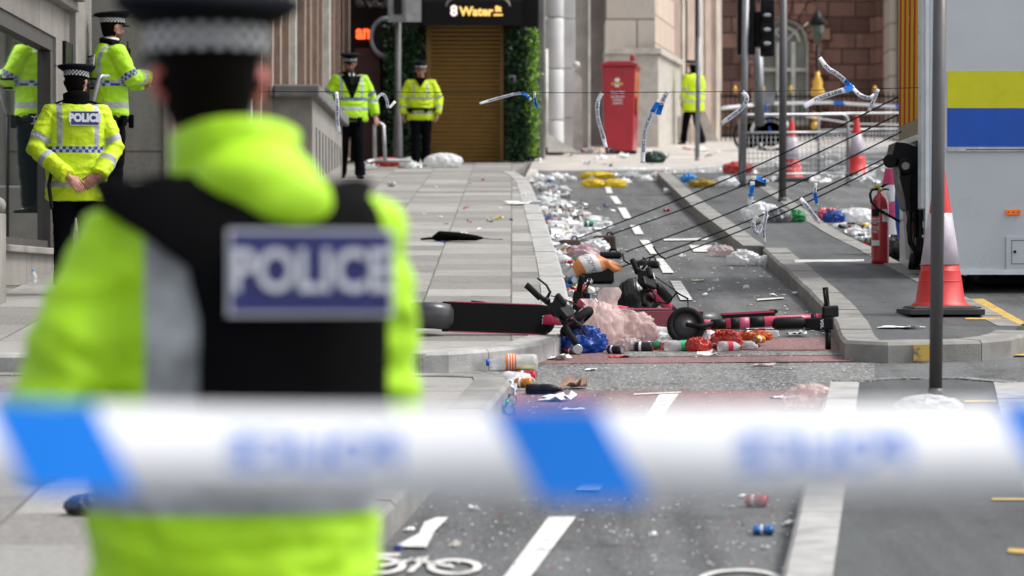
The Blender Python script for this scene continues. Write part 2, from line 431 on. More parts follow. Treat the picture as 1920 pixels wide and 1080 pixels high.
def sheet(name, polys, m, h=.004, subdiv=0):
    b = MB(m)
    for P in polys: b.poly([Vector((p.x, p.y, gz(p.y, h))) for p in P])
    return b.build(name, kind='structure')
def gp(*c, h=0): return [G(x, y, h) for x, y in c]
sheet('side_road_surface', [gp((400, 733), (1640, 733), (1640, 681), (400, 684))], M_ASPH2, .003)
sheet('red_cycle_crossing', [gp((1062, 642), (1596, 634), (1600, 679), (1010, 684)), gp((940, 735), (1566, 733), (1540, 850), (820, 850))], M_RED, .006)
sheet('side_road_wear', [gp((1180, 662), (1590, 661), (1588, 668), (1150, 672))], M_ASPH2, .009)
marks = [gp((1257, 529), (1276, 529), (1299, 565), (1276, 565)), gp((1230, 487), (1243, 487), (1264, 514), (1243, 514)), gp((1199, 452), (1216, 452), (1235, 478), (1220, 478)),
         gp((1181, 424), (1197, 424), (1207, 441), (1191, 441)), gp((1158, 391), (1173, 391), (1184, 411), (1170, 411)), gp((1143, 369), (1156, 369), (1166, 384), (1154, 384)), gp((1133, 349), (1143, 349), (1149, 364), (1138, 364)),
         gp((1236, 743), (1273, 742), (1232, 797), (1203, 797)), gp((1150, 850), (1186, 850), (1160, 875), (1122, 875)), gp((1103, 901), (1140, 901), (1125, 926), (1080, 926)), gp((1029, 974), (1080, 974), (985, 1100), (935, 1100)),
         gp((1188, 742), (1277, 738), (1277, 740), (1188, 744)), gp((740, 1030), (800, 1031), (816, 1000), (841, 975), (818, 975), (795, 985), (786, 1005)),
         gp((1292, 462), (1335, 462), (1327, 474), (1301, 474)), gp((1245, 450), (1330, 448), (1325, 452), (1245, 453)), gp((1308, 655), (1340, 655), (1332, 668), (1306, 668)),
         gp((1500, 903), (1528, 903), (1526, 912), (1500, 911)), gp((1420, 563), (1470, 560), (1470, 562), (1420, 566)), gp((1480, 430), (1560, 428), (1560, 430), (1480, 432))]
def ring(cx, cy, rx, ry, t=.2, a0=0, a1=360, n=26):
    out = []
    for i in range(n):
        a, b = R(a0 + (a1 - a0) * i / n), R(a0 + (a1 - a0) * (i + 1) / n)
        out.append(gp((cx + rx * math.cos(a), cy + ry * math.sin(a)), (cx + rx * math.cos(b), cy + ry * math.sin(b)), (cx + rx * (1 - t) * math.cos(b), cy + ry * (1 - t) * math.sin(b)), (cx + rx * (1 - t) * math.cos(a), cy + ry * (1 - t) * math.sin(a))))
    return out
marks += ring(852, 1068, 52, 15, .3) + ring(712, 1066, 50, 16, .3) + ring(1388, 1094, 82, 22, .18)
marks += [gp((712, 1064), (790, 1050), (790, 1054), (716, 1069)), gp((770, 1051), (850, 1066), (852, 1070), (762, 1056)), gp((762, 1078), (795, 1050), (805, 1050), (775, 1078)), gp((690, 1043), (750, 1043), (748, 1048), (690, 1048))]
sheet('white_markings', marks, M_WHITE, .012)
sheet('yellow_markings', [gp((1818, 563), (1844, 563), (1925, 609), (1908, 613)), gp((1625, 668), (1665, 668), (1664, 675), (1630, 674)), gp((1664, 669), (1990, 666), (1990, 669), (1664, 672))], M_YEL, .012)
sheet('yellow_island_marks', [gp((1808, 752), (1868, 752), (1868, 755), (1808, 755), h=HI), gp((1790, 780), (1860, 780), (1860, 783), (1790, 783), h=HI), gp((1890, 1031), (1925, 1033), (1925, 1040), (1890, 1038), h=HI), gp((1860, 937), (1925, 937), (1925, 941), (1860, 941), h=HI)], M_YEL, HI + .006)
sheet('island_yellow_line', [gp((1810, 597), (1876, 597), (1876, 600), (1810, 600), h=HK)], M_YEL, HK + .005)
kp = MB(M_YEL); kd = 21.105; kp.bx(S(1713, kd), S(1743, kd), kd - .004, kd + .02, gz(kd, .015), gz(kd, HK - .005)); kp.build('yellow_kerb_paint', kind='structure')
sheet('tactile_strip', [gp((1490, 488), (1620, 487), (1620, 491), (1490, 493), h=HK)], M_WHITE, HK + .005)

# ================================================================ BUILDINGS
M_FRAME = mat('dark_window_frame', (.045, .04, .036), .5)
M_GLASS = mat('dark_glass', (.012, .02, .02), .03, var=0, spec=1.0, coat=1)
M_BLACK = mat('black_paint', (.012, .012, .014), .4, var=.3)
M_BRONZE = mat('bronze_mullion', (.30, .21, .16), .6)
M_DKSTONE = mat('dark_infill', (.10, .085, .075), .7)
M_GREYM = mat('grey_metal', (.23, .235, .25), .45, .5)
M_GALV = mat('galvanised_metal', (.42, .43, .44), .4, .7)
M_GOLD = mat('gold_paint', (.62, .38, .06), .4, .3)
# --- left stone building with the shop window
XW = -3.84
t = thing('stone_building', 'grey limestone building with a large dark shop window at the left edge', 'building', (XW, 24, gz(24, HK)))
y0, y1, yp = 19.0, 28.75, 30.7
zs0, zt0 = A(8, 460, 26.0).z, A(92, 95, 28.6).z
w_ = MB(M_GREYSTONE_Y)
w_.bx(XW - 1.2, XW, y0, y1, gz(y0), zs0 - .05)                    # plinth
w_.bx(XW - 1.2, XW, y1, yp, gz(28), 9)                            # pier beyond the window
w_.bx(XW - 1.2, XW, y0, y1, zt0 + .12, 9)                         # wall above
w_.build('wall', t, True)
b = MB(M_PLAIN); b.bx(XW - .1, XW + .16, y0, 29.5, zt0 + .48, zt0 + .66); b.bx(XW - .1, XW + .09, y0, 29.6, zt0 + .40, zt0 + .48); b.bx(XW - .1, XW + .22, y0, 29.4, zt0 + .66, zt0 + .74)
b.build('cornice', t, True, bevel=.015)
b = MB(M_PLAIN); b.bx(XW - .05, XW + .05, y0, y1, zs0 - .05, zs0 + .005); b.build('sill', t, True, bevel=.01)
fr = MB(M_FRAME); fr.bx(XW - .2, XW - .02, y0, y1, zt0, zt0 + .117); fr.bx(XW - .2, XW - .02, y1 - .2, y1 - .003, zs0, zt0 - .003); fr.bx(XW - .2, XW - .04, y0, y1 - .2, zs0 + .006, zs0 + .07)
wf = fr.build('window', t, True)
gl = MB(M_GLASS); gl.bx(XW - .09, XW - .075, y0, y1 - .2, zs0 + .07, zt0); gl.build('pane', wf)
b = MB(M_BLACK); b.bx(XW, XW + .03, 29.15, 29.75, A(0, 122, 29).z, A(0, 74, 29).z); pl = b.build('plaque', t, True)
pm = MB(M_PLAIN); pm.bx(XW - .05, XW + .06, 29.62, 30.7, gz(29), 9); pm.build('pilaster', t, True, bevel=.01)
# --- wall standing back across, behind the second officer, then running up the street
XR = -3.14
t = thing('stone_office_building', 'long grey stone office building with tall bronze window bays behind the near officer', 'building', (XR - .6, 31.3, gz(31, HK)))
b = MB(M_GREYSTONE); b.bx(-6, XR, 31.3, 31.9, gz(31), 9); b.build('wall', t, True)
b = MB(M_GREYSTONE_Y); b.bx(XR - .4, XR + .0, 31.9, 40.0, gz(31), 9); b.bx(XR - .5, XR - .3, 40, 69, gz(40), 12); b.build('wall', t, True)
b = MB(M_PLAIN); b.bx(XR - .06, XR + .05, 31.24, 31.6, gz(31), 9); b.bx(-6, XR + .08, 31.16, 31.3, gz(31, .12), gz(31, .75)); b.build('pilaster', t, True, bevel=.02)
yy = 40.4; i = 0
while yy < 67:
    b = MB((M_PLAIN, M_BRONZE, M_BRONZE)[i % 3] if i % 7 else mat('cream_paint', (.6, .57, .5), .6)); wd = .2 if i % 2 else .32
    b.bx(XR - .3, XR + .04 + .05 * (i % 3), yy, yy + wd, gz(yy), 11.5); b.build('mullion', t, True)
    g = MB(M_DKSTONE); g.bx(XR - .3, XR - .12, yy + wd, yy + 1.0, gz(yy), 11.5)
    g.use(M_BRONZE); 
    for zz in (5.6, 7.1, 8.6): g.bx(XR - .3, XR - .08, yy + wd, yy + 1.0, zz, zz + .12)
    g.build('window', t, True); yy += 1.0 + .25 * (i % 2); i += 1
# --- stone parapet of the basement area
t = thing('stone_parapet', 'grey stone parapet wall with coping beside the walking officer', 'wall', (-2.7, 43, gz(43, HK)))
ztop = A(600, 168, 43).z
b = MB(M_PLAIN); b.bx(-2.86, -2.5, 43, 50.2, gz(43), ztop - .12); b.bx(XR + .12, -2.5, 42.7, 42.99, gz(43), ztop - .12); b.build('wall', t, True)
b = MB(mat('dark_slot', (.03, .03, .03), .8));  # near-black strips on the wall face paint the shade inside the slots
for k in range(9): b.bx(-2.52, -2.494, 43.5 + k * .75, 43.68 + k * .75, gz(44 + k * .75, .35), ztop - .45)
b.build('slot', t, True)
b = MB(mat('weathered_coping', (.16, .155, .15), .8, var=.4, bump=.5)); b.bx(-2.98, -2.40, 42.55, 50.35, ztop - .12, ztop + .04); b.bx(XR + .1, -2.985, 42.55, 43.1, ztop - .12, ztop + .04); b.build('coping', t, True, bevel=.03)
# --- dark bar front with shutter, canopy and hedges
YB = 60.4
t = thing('bar_front', 'dark bar front with closed bronze roller shutter and black entrance canopy', 'building', (S(860, YB), YB, gz(YB, HK)))
zb = gz(YB, HK)
b = MB(mat('dark_facade', (.012, .011, .012), .6)); b.bx(S(655, YB), S(1010, YB), YB + .25, YB + .8, zb - .3, 9.5); b.build('wall', t, True)
b = MB(mat('maroon_panel', (.06, .012, .012), .5)); b.bx(S(665, YB), S(712, YB), YB + .1, YB + .25, zb, A(0, 90, YB).z); b.build('panel', t, True)
M_SHUT = mat('bronze_shutter', (.27, .155, .04), .42, .25, var=.12)
b = MB(M_SHUT); zt = A(0, 36, YB).z; n = 34; sh = (zt - zb) / n
rs = []
for k in range(n):
    z = zb + k * sh
    for a, dy in ((0, .0), (.25, -.022), (.6, -.03), (.9, -.01)): rs.append([(S(808, YB), YB + dy, z + a * sh), (S(938, YB), YB + dy, z + a * sh)])
for p, q in zip(rs, rs[1:]): b.poly([p[0], p[1], q[1], q[0]])
sho = b.build('shutter', t, True)
b = MB(M_SHUT); b.bx(S(799, YB), S(808, YB), YB - .06, YB + .2, zb, zt); b.bx(S(938, YB), S(944, YB), YB - .06, YB + .2, zb, zt); b.bx(S(799, YB), S(944, YB), YB - .07, YB + .2, zt + .003, zt + .08); b.build('shutter_frame', t, True)
b = MB(mat('canopy_fabric', (.008, .008, .009), .5)); yc = YB - 1.0; zc = A(0, 46, yc).z
rs = []
for k in range(9):
    a = R(90 * k / 8); rs.append([(S(793, yc), YB + .2 - 1.2 * math.sin(a), zc + 1.2 * math.cos(a)), (S(978, yc), YB + .2 - 1.2 * math.sin(a), zc + 1.2 * math.cos(a))])
for p, q in zip(rs, rs[1:]): b.poly([p[0], p[1], q[1], q[0]])
b.poly([r[0] for r in rs] + [(S(793, yc), YB + .2, zc)]); b.poly([r[1] for r in rs] + [(S(978, yc), YB + .2, zc)])
b.bx(S(793, yc), S(978, yc), yc - .01, yc + .03, zc - .02, zc + .4)
cn = b.build('canopy', t, True)
b = MB(mat('grey_trim', (.25, .22, .2), .5)); b.tube([A(836 + 60 * (1 - math.cos(R(a))), 12 - 26 * math.sin(R(a)), yc - .03) for a in range(0, 181, 15)], .02, 6); b.build('hoop', cn)
M_SIGN = mat('gold_lettering', (1.0, .62, .16), .4, emit=.5, var=0); M_SIGNW = mat('white_lettering', (1, .85, .8), .4, emit=.5, var=0)
yq = yc - .08
for s_, x, y, sz, m in (('8', 851, 21, .25, M_SIGNW), ('Water', 893, 22, .215, M_SIGN), ('St', 934, 17, .13, M_SIGN)):
    b = MB(m); b.text(s_, sz, T(A(x, y, yq), rotm(90)), .01, .008); b.build('lettering', cn)
b = MB(M_SIGN); b.box(A(934, 28, yq), (.16, .02, .03)); b.build('lettering', cn)
b = MB(mat('neon_orange', (1, .09, .02), .4, emit=1.5, var=0)); b.text('an', .34, T(A(681, 61, YB - .03), rotm(90)), .01, .012, sx=.8); b.build('neon_sign', t, True)
b = MB(mat('disc_sign', (.32, .34, .40), .5)); cc = A(724, 70, YB - .12)
b.lathe([(.30, -.05), (.36, -.05), (.38, 0), (.36, .05), (.30, .05), (.28, 0), (.30, -.05)], 28, cc, .8, 1, False, rotm(90)); b.use(M_BLACK); b.lathe([(.3, -.02), (.3, .02)], 28, cc, .8, 1, True, rotm(90)); b.build('round_sign', t, True)
b = MB(mat('ceiling_foliage', (.10, .09, .085), .9)); 
for k in range(260):
    p = A(rnd.uniform(668, 735), rnd.uniform(-20, 12), YB - rnd.uniform(0, .4)); b.ell(p, rnd.uniform(.02, .05), seg=5, nr=3)
b.build('hanging_decor', t, True)
def leaves(b, fn, n, s0, s1, mats, r):
    for i in range(n):
        p = fn(); q = p + Vector((r.uniform(-.02, .02), r.uniform(-.02, .02), 0))
        a = Euler((r.uniform(-1.2, 1.2), r.uniform(-1.2, 1.2), r.uniform(0, 6.3))).to_matrix(); s = r.uniform(s0, s1)
        b.use(r.choice(mats)); pts = [(-.5, 0, 0), (0, -.28, .06), (.55, 0, 0), (0, .28, .06)]
        b.poly([q + a @ (Vector(v) * s) for v in pts])
M_L1, M_L2, M_L3 = mat('leaf_dark', (.014, .045, .018), .6), mat('leaf_mid', (.03, .09, .025), .6), mat('leaf_bright', (.20, .38, .03), .6, trans=.3)
def hedge(label, px0, px1, py0, py1, d, bright):
    t = thing('hedge_column', label, 'hedge', (S((px0 + px1) / 2, d), d, gz(d, HK)))
    x0, x1 = S(px0, d), S(px1, d); z0, z1 = A(0, py1, d).z, A(0, py0, d).z
    b = MB(mat('hedge_backing', (.006, .014, .007), .9)); b.bx(x0 + .12, x1 - .15, d - .1, d + .25, z0, z1 - .1); b.build('backing', t, True)
    b = MB(M_L1); r = random.Random(int(px0))
    leaves(b, lambda: Vector((r.triangular(x0, x1, (x0 + x1) / 2) if r.random() < .5 else r.uniform(x0 + .04, x1 - .04), d - .12 - abs(r.gauss(0, .09)), r.uniform(z0, z1))), 2400, .05, .11, [M_L1, M_L1, M_L2], r)
    if bright:
        leaves(b, lambda: Vector((x1 + r.gauss(-.02, .045) + .06 * math.sin(r.random() * 9), d + r.uniform(-.4, .3), z0 + .1 + (z1 - z0 - .1) * r.random())), 1300, .05, .11, [M_L3, M_L3, M_L2], r)
    b.build('foliage', t, True)
hedge('dark artificial ivy column left of the roller shutter', 716, 803, 44, 298, YB - .3, False)
hedge('ivy column with bright green edge right of the roller shutter', 944, 1000, 55, 302, YB - .3, True)
b = MB(M_GALV); b.box(A(960, 149, YB - .5), (.12, .05, .14)); b.use(M_BLACK); b.box(A(960, 149, YB - .53), (.07, .02, .09)); b.build('entry_keypad', label='small square metal entry keypad on the ivy column', cat='keypad')
# --- grey and white columned fronts
def pil(t, px0, px1, d, m, nm='pilaster', joints=True, z1=12, yb=1.0):
    b = MB(m); z0 = gz(d) - .2; hh = .98
    if joints:
        z = z0; k = 0
        while z < z1:
            b.bx(S(px0, d), S(px1, d), d, d + yb, z + .012, z + hh - .012); z += hh
        b.bx(S(px0, d) + .03, S(px1, d) - .03, d + .03, d + yb - .01, z0, z1)
    else: b.bx(S(px0, d), S(px1, d), d, d + yb, z0, z1)
    b.build(nm, t, True, bevel=.01)
t = thing('townhouse_front', 'white and grey pilastered house front between the ivy and the red box', 'building', (S(1060, 66), 66, gz(66, HK)))
M_W = mat('white_masonry', (.62, .62, .62), .7, var=.15, scale=2); M_G1 = mat('grey_masonry', (.26, .25, .24), .8, var=.2, scale=2); M_G2 = mat('mauve_grey_stone', (.33, .29, .275), .8, var=.25, scale=3)
M_G3 = mat('taupe_stone', (.42, .385, .345), .8, var=.25, scale=2)
pil(t, 975, 1022, 62.5, M_G1, joints=False); cb = MB(M_W); zq = gz(65) - .2
while zq < 12: cb.lathe([(.17, zq + .012), (.178, zq + .03), (.178, zq + .95), (.17, zq + .968)], 28, (S(1040, 65), 65.2, 0)); zq += .98
cb.build('column', t, True); pil(t, 1057, 1078, 67.5, M_W); pil(t, 1076, 1106, 70, M_G3, joints=False); pil(t, 1098, 1142, 72.5, M_G2, joints=False)
b = MB(mat('fair_white', (.68, .66, .62), .6)); b.bx(S(1103, 70), S(1106.5, 70), 69.8, 70, gz(70), 12); b.bx(S(1020, 62.3), S(1022.5, 62.3), 62.2, 62.4, gz(62), 12); b.build('trim', t, True)
b = MB(mat('fair_white', (.68, .66, .62), .6)); b.tube([A(1024, 276, 62.2), A(1024, 92, 62.2)], .035, 8); b.build('drainpipe', t, True)
b = MB(mat('fair_white', (.68, .66, .62), .6)); pa, pb, pc, pd = A(1076, 130, 66.5), A(1091, 148, 66.5), A(1093, 282, 66.5), A(1074, 282, 66.5); b.prism([pa, pb, pc, pd], (0, .3, 0)); b.ell(A(1081, 122, 66.5), .07); b.build('stair_wall', t, True)
b = MB(mat('fair_white', (.68, .66, .62), .6)); b.prism([A(1027, 250, 64.2), A(1085, 285, 64.2), A(1027, 285, 64.2)], (0, .25, 0)); b.build('step_cheek', t, True)
# --- cream corner building
t = thing('cream_stone_building', 'cream stone corner building with rusticated blocks behind the red box', 'building', (3, 72, gz(72, HK)))
m = stone_mat('cream_blocks', (.46, .415, .365), (.56, .51, .455), (.16, .13, .11), 1.3, .62, 'x', ms=.02, soot=.2)
d0 = 71.0; xa, xb = S(1136, d0), S(1228, d0); zpl = A(0, 98, d0).z
xc, yc2 = S(1264, 74.8), 74.8
def vwall(b, p, q, z0, z1, th=.4):
    p, q = Vector((p[0], p[1], 0)), Vector((q[0], q[1], 0)); n = (q - p).normalized(); n = Vector((-n.y, n.x, 0)) * th
    b.prism([(p.x, p.y, z0), (q.x, q.y, z0), (q.x, q.y, z1), (p.x, p.y, z1)], n)
b = MB(m); vwall(b, (xa, d0), (xb, d0), zpl + .08, 13, 3); b.build('wall', t, True)
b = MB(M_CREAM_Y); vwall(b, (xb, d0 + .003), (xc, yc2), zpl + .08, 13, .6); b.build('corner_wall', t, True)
b = MB(mat('cream_plinth', (.45, .42, .38), .8, var=.2)); vwall(b, (xa - .02, d0 - .12), (xb + .06, d0 - .12), gz(70), zpl - .05, 3); vwall(b, (xb + .063, d0 - .12), (xc + .15, yc2), gz(70), zpl - .05, .7); b.build('plinth', t, True)
b = MB(mat('cream_cornice', (.5, .46, .41), .7)); vwall(b, (xa - .02, d0 - .2), (xb + .12, d0 - .2), zpl - .047, zpl + .077, 3); vwall(b, (xb + .123, d0 - .2), (xc + .2, yc2 - .1), zpl - .047, zpl + .077, .8); b.build('cornice', t, True)
xe, ye = S(1352, 79.5), 79.5
b = MB(mat('brown_recess', (.23, .165, .14), .8, var=.3)); vwall(b, (xc - .05, yc2 + .3), (xe, ye + .3), gz(72), 13, .5); b.build('recessed_wall', t, True)
P0, P1 = Vector((xc, yc2, 0)), Vector((xe, ye, 0)); M_P = (mat('pinkish_stone', (.45, .35, .29), .8, var=.2, scale=2), mat('pale_stone', (.56, .49, .42), .8, var=.2, scale=2), mat('tan_stone', (.36, .27, .225), .8, var=.2, scale=2))
for f0, f1, k, dy in ((0, .13, 2, 0), (.17, .22, 1, -.1), (.27, .42, 0, -.15), (.52, .60, 1, -.2), (.64, .78, 0, -.1), (.80, .86, 2, 0), (.88, 1.0, 1, -.25)):
    b = MB(M_P[k]); p, q = P0.lerp(P1, f0), P0.lerp(P1, f1); vwall(b, (p.x, p.y + dy), (q.x, q.y + dy), gz(72), 13, .5); b.build('pilaster', t, True)
for f in (.24, .47, .62): 
    b = MB(M_BLACK); p, q = P0.lerp(P1, f), P0.lerp(P1, f + .03); vwall(b, (p.x, p.y - .02), (q.x, q.y - .02), A(0, 150, 76).z, 13, .2); b.build('window', t, True)
b = MB(mat('cream_plinth', (.45, .42, .38), .8, var=.2)); b.prism([A(1318, 200, 76.5), A(1356, 285, 76.5), A(1300, 285, 76.5), A(1300, 200, 76.5)], (0, .5, 0)); b.build('stair_cheek', t, True)
for k in range(6): 
    b = MB(M_P[1]); x = S(1248 + k * 10, 75); b.bx(x, x + .06, 74.2, 74.3, gz(74), A(0, 205 + 6 * k, 74).z); b.build('baluster', t, True)
# --- red sandstone building
YS = 82.0
t = thing('red_sandstone_building', 'red sandstone building of rough blocks with an arched window behind the railings', 'building', (S(1500, YS), YS, gz(YS)))
wx0, wx1, wspr, wz0 = S(1428, YS), S(1517, YS), A(0, 78, YS).z, A(0, 235, YS).z; wr = (wx1 - wx0) / 2; wcx = (wx0 + wx1) / 2
b = MB(M_SAND); x0, x1, zB, zT = S(1280, YS), S(1668, YS), gz(YS) - 2, 14
b.bx(x0, wx0 - .25, YS, YS + .8, zB, zT); b.bx(wx1 + .25, x1, YS, YS + .8, zB, zT); b.bx(wx0 - .25, wx1 + .25, YS, YS + .8, zB, wz0)
arc = [Vector((wcx + (wr + .25) * math.cos(a), YS, wspr + (wr + .25) * math.sin(a))) for a in (math.pi * k / 12 for k in range(13))]
b.prism(arc[::-1][:1] + [Vector((wx0 - .25, YS, zT)), Vector((wx1 + .25, YS, zT))] + arc[:1] + arc[1:-1], (0, .8, 0))
b.build('wall', t, True)
vm = stone_mat('sandstone_arch', (.15, .07, .055), (.36, .2, .15), (.05, .03, .03), .3, .3, 'x', soot=.4, ms=.02)
b = MB(vm)
for k in range(9):
    a0, a1 = math.pi * (k + .04) / 9, math.pi * (k + .96) / 9
    q = [Vector((wcx + r_ * math.cos(a), YS - .1, wspr + r_ * math.sin(a))) for r_, a in ((wr, a0), (wr + .55, a0), (wr + .55, a1), (wr, a1))]
    b.prism(q, (0, .75, 0))
for sgn, xx in ((-1, wx0), (1, wx1)):
    z = wz0; k = 0
    while z < wspr - .1: b.bx(xx, xx + sgn * (.5 if k % 2 else .32), YS - .1, YS + .6, z, z + .38); z += .4; k += 1
b.build('arch', t, True, bevel=.02)
wn = MB(mat('pale_window_frame', (.62, .62, .57), .6))
wn.bx(wx0, wx1, YS + .2, YS + .3, A(0, 133, YS).z, A(0, 126, YS).z); wn.bx(wx0, wx1, YS + .2, YS + .3, wz0, wz0 + .12)
for fx in (0, .36, .68, 1): x = wx0 + (wx1 - wx0) * fx; wn.bx(x - .05, x + .05, YS + .16, YS + .3, wz0, wspr)
for r_ in (wr - .03, wr * .62): wn.tube([Vector((wcx + r_ * math.cos(a), YS + .22, wspr + r_ * math.sin(a))) for a in (math.pi * k / 14 for k in range(15))], .05, 6)
for a in (45, 90, 135): wn.tube([Vector((wcx, YS + .22, wspr)), Vector((wcx + wr * math.cos(R(a)), YS + .22, wspr + wr * math.sin(R(a))))], .03, 6)
wno = wn.build('window', t, True)
g = MB(mat('curtained_pane', (.30, .31, .27), .2, var=.35, scale=1.2)); g.prism([Vector((wx0, YS + .35, wz0)), Vector((wx1, YS + .35, wz0))] + [Vector((wcx + wr * math.cos(a), YS + .35, wspr + wr * math.sin(a))) for a in (math.pi * k / 12 for k in range(13))], (0, .05, 0)); g.build('pane', wno)
b = MB(M_SAND); b.bx(S(1640, YS), S(1668, YS), YS - .35, YS - .003, zB, zT); b.build('pier', t, True)
t2 = thing('pale_stone_building', 'sliver of pale blocked stone building between the sandstone wall and the lorry', 'building', (S(1685, 80), 80, gz(80)))
b = MB(m); b.bx(S(1668, 80) + .02, S(1800, 80), 80, 81.5, gz(80) - .5, 14); b.build('wall', t2, True)
b = MB(M_DKSTONE); b.bx(S(1682, 79.8), S(1693, 79.8), 79.8, 79.99, gz(80), 14); b.build('window', t2, True)
# --- iron railings
t = thing('iron_railings', 'black iron railings with gold finials in front of the red sandstone wall', 'railings', (S(1520, 77), 77, gz(77)))
b = MB(M_BLACK); x = S(1352, 77); k = 0; zr0, zr1 = gz(77), A(0, 178, 77).z
while x < S(1692, 77):
    b.bx(x - .012, x + .012, 76.99, 77.01, zr0, zr1 + .06); 
    if k % 6 == 3: gb = MB(M_GOLD); gb.ell((x, 77, zr1 + .12), (.05, .05, .09), seg=8, nr=5); gb.build('finial', t, True)
    x += .105; k += 1
b.build('bars', t, True)
b = MB(M_BLACK); b.bx(S(1352, 77), S(1692, 77), 76.97, 77.03, zr1 - .06, zr1 - .02); b.bx(S(1352, 77), S(1692, 77), 76.97, 77.03, zr0 + .2, zr0 + .25); b.use(M_DKSTONE); b.bx(S(1352, 77), S(1692, 77), 76.9, 77.15, zr0 - .2, zr0 + .12); b.build('rail', t, True)
# --- lantern post
t = thing('lantern_post', 'black lantern post with gilded collar in front of the sandstone wall', 'street lamp', (S(1533, 76), 76, gz(76)))
q = Vector((S(1533, 76), 76, gz(76)))
b = MB(M_BLACK); b.tube([q, (q.x, q.y, A(0, 85, 76).z)], .045, 10); b.build('post', t, True)
b = MB(M_GOLD); b.lathe([(.05, 0), (.15, .04), (.17, .12), (.10, .24), (.12, .32), (.06, .45), (.04, .6)], 12, A(1533, 182, 76)); b.ell(A(1528, 218, 75.9), .09); b.ell(A(1528, 235, 75.9), .09); b.build('ornament', t, True)
b = MB(mat('smoked_glass', (.05, .07, .06), .2)); b.lathe([(.08, 0), (.17, .45)], 6, A(1533, 82, 76)); lt = b.build('lantern', t, True)
b = MB(M_BLACK); b.lathe([(.19, 0), (.21, .03), (.1, .2), (.03, .35)], 6, A(1533, 46, 76)); b.build('cap', lt)
# --- left gate pier with ball
t = thing('stone_pier', 'stone gate pier with ball finial at the left edge of the picture', 'pier', (S(-9, 24.6), 24.6, gz(24.6, HK)))
b = MB(M_PLAIN); b.bx(S(-40, 24.6), S(4, 24.6), 24.4, 24.8, gz(24.6), A(0, 400, 24.6).z); b.build('shaft', t, True, bevel=.01)
b = MB(M_PLAIN); b.ell(A(-5, 385, 24.6), .062, seg=18, nr=12); b.build('ball', t, True)
# --- steps the second officer stands on
b = MB(M_PLAIN); zst = A(0, 402, 30.3).z; ztp = zst
for k in range(3): b.bx(-4.6, -3.2 + .3 * k, 29.75 - .25 * k + (.0), 31.15, gz(29, HK) - .05, zst - .16 * k - .0015 * k)
b.build('stone_steps', kind='structure')
# --- angled handrail
b = MB(M_GALV); b.tube([A(166, 215, 28.8), A(176, 185, 28.8), A(186, 148, 28.8), A(190, 143, 28.8), A(203, 143, 29.2)], .017, 10); b.use(M_BLACK); b.tube([A(166, 215, 28.8), A(166, 330, 28.8), Vector((S(166, 28.8), 28.8, gz(28.8, HK)))], .014, 8); b.tube([A(168, 165, 29), A(186, 165, 29)], .012, 8); b.tube([A(166, 148, 29), A(192, 148, 29)], .012, 8)
b.build('handrail', label='slanting chrome handrail behind the near officer on the left', cat='handrail')

# ================================================================ PEOPLE
HV = (.38, .70, .008); HV2 = (.53, .71, .008); SIL = (.33, .35, .37)
def hivis(name, col, hoops, brace, arm, z_brace=(0, 9), xoff=0.0):
    """torso and sleeve materials with reflective bands; kinds: s silver, c blue/silver squares, g narrow grey edge"""
    out = []
    for part in ('torso', 'sleeve'):
        m = MT(name + '_' + part, .55, spec=.3)
        x, y, z = m.xyz()
        nz = m.noise(5, 3); c = m.mix(m.ramp(nz, .35, .65), tuple(q * .86 for q in col), tuple(min(1, q * 1.08) for q in col))
        sil = m.mix(m.ramp(m.noise(9, 3), .35, .65), tuple(q * .75 for q in SIL), tuple(q * 1.35 for q in SIL))
        f = None
        if part == 'torso':
            u = x * 1.0; v = z
            if brace:
                xx = (x - xoff).abs(); f = xx.band(*brace) * z.band(*z_brace); c = m.mix(f, c, sil)
            bands = hoops
        else: v = m.attr('arm_t'); u = m.attr('arm_u'); bands = arm
        for z0, z1, k in bands:
            f = v.band(z0, z1)
            if k == 'c':
                s = (z1 - z0) / 2; chk = ((u / s).floor() + ((v - z0) / s).floor()).mod(2).gt(.5)
                c = m.mix(f, c, m.mix(chk, sil, (.02, .05, .25)))
            else: c = m.mix(f, c, sil)
        m.color(c); m.bump(m.noise(16, 4, stretch=(1, 1, 1.6)), .35, .03)
        m.b.inputs['Sheen Weight'].default_value = .1
        out.append(m.mat)
    return out
M_NAVY = mat('navy_cloth', (.006, .006, .009), .9, bump=.2, spec=.05)
M_BLKCLOTH = mat('black_cloth', (.006, .006, .007), .9, bump=.3, spec=.05)
M_SKIN = mat('skin', (.42, .20, .145), .5, var=.12, scale=20)
M_SKINP = mat('skin_flushed', (.55, .13, .11), .5, var=.12, scale=20)
M_HAIR = mat('dark_hair', (.008, .006, .005), .8, spec=.05)
M_BEARD = mat('beard_hair', (.11, .05, .03), .8)
M_EYE = mat('eye_dark', (.02, .018, .02), .3, var=0); M_LIP = mat('lips', (.30, .09, .075), .5, var=0)
M_BOOT = mat('black_leather', (.008, .008, .008), .3)
M_SHIRT = mat('white_shirt', (.72, .74, .78), .7, var=.05)
M_CAPF = mat('cap_cloth', (.006, .007, .013), .85, var=.3, bump=.2, spec=.1)
M_PEAK = mat('cap_peak', (.006, .006, .006), .15)
M_PANEL = mat('navy_panel', (.018, .022, .14), .45, var=.25, scale=15)
M_LETTER = mat('silver_lettering', (.62, .64, .70), .4, var=.1)
def capband(name, rows=3, n=44, h=.042):
    m = MT(name, .7); x, y, z = m.xyz('UV')
    chk = ((x * n).floor() + (y * rows).floor()).mod(2).gt(.5)
    m.color(m.mix(chk, (.62, .62, .64), (.012, .012, .015))); return m.mat
M_BAND = capband('chequered_band')
def jlerp(a, b, t): return Vector(a).lerp(Vector(b), t)
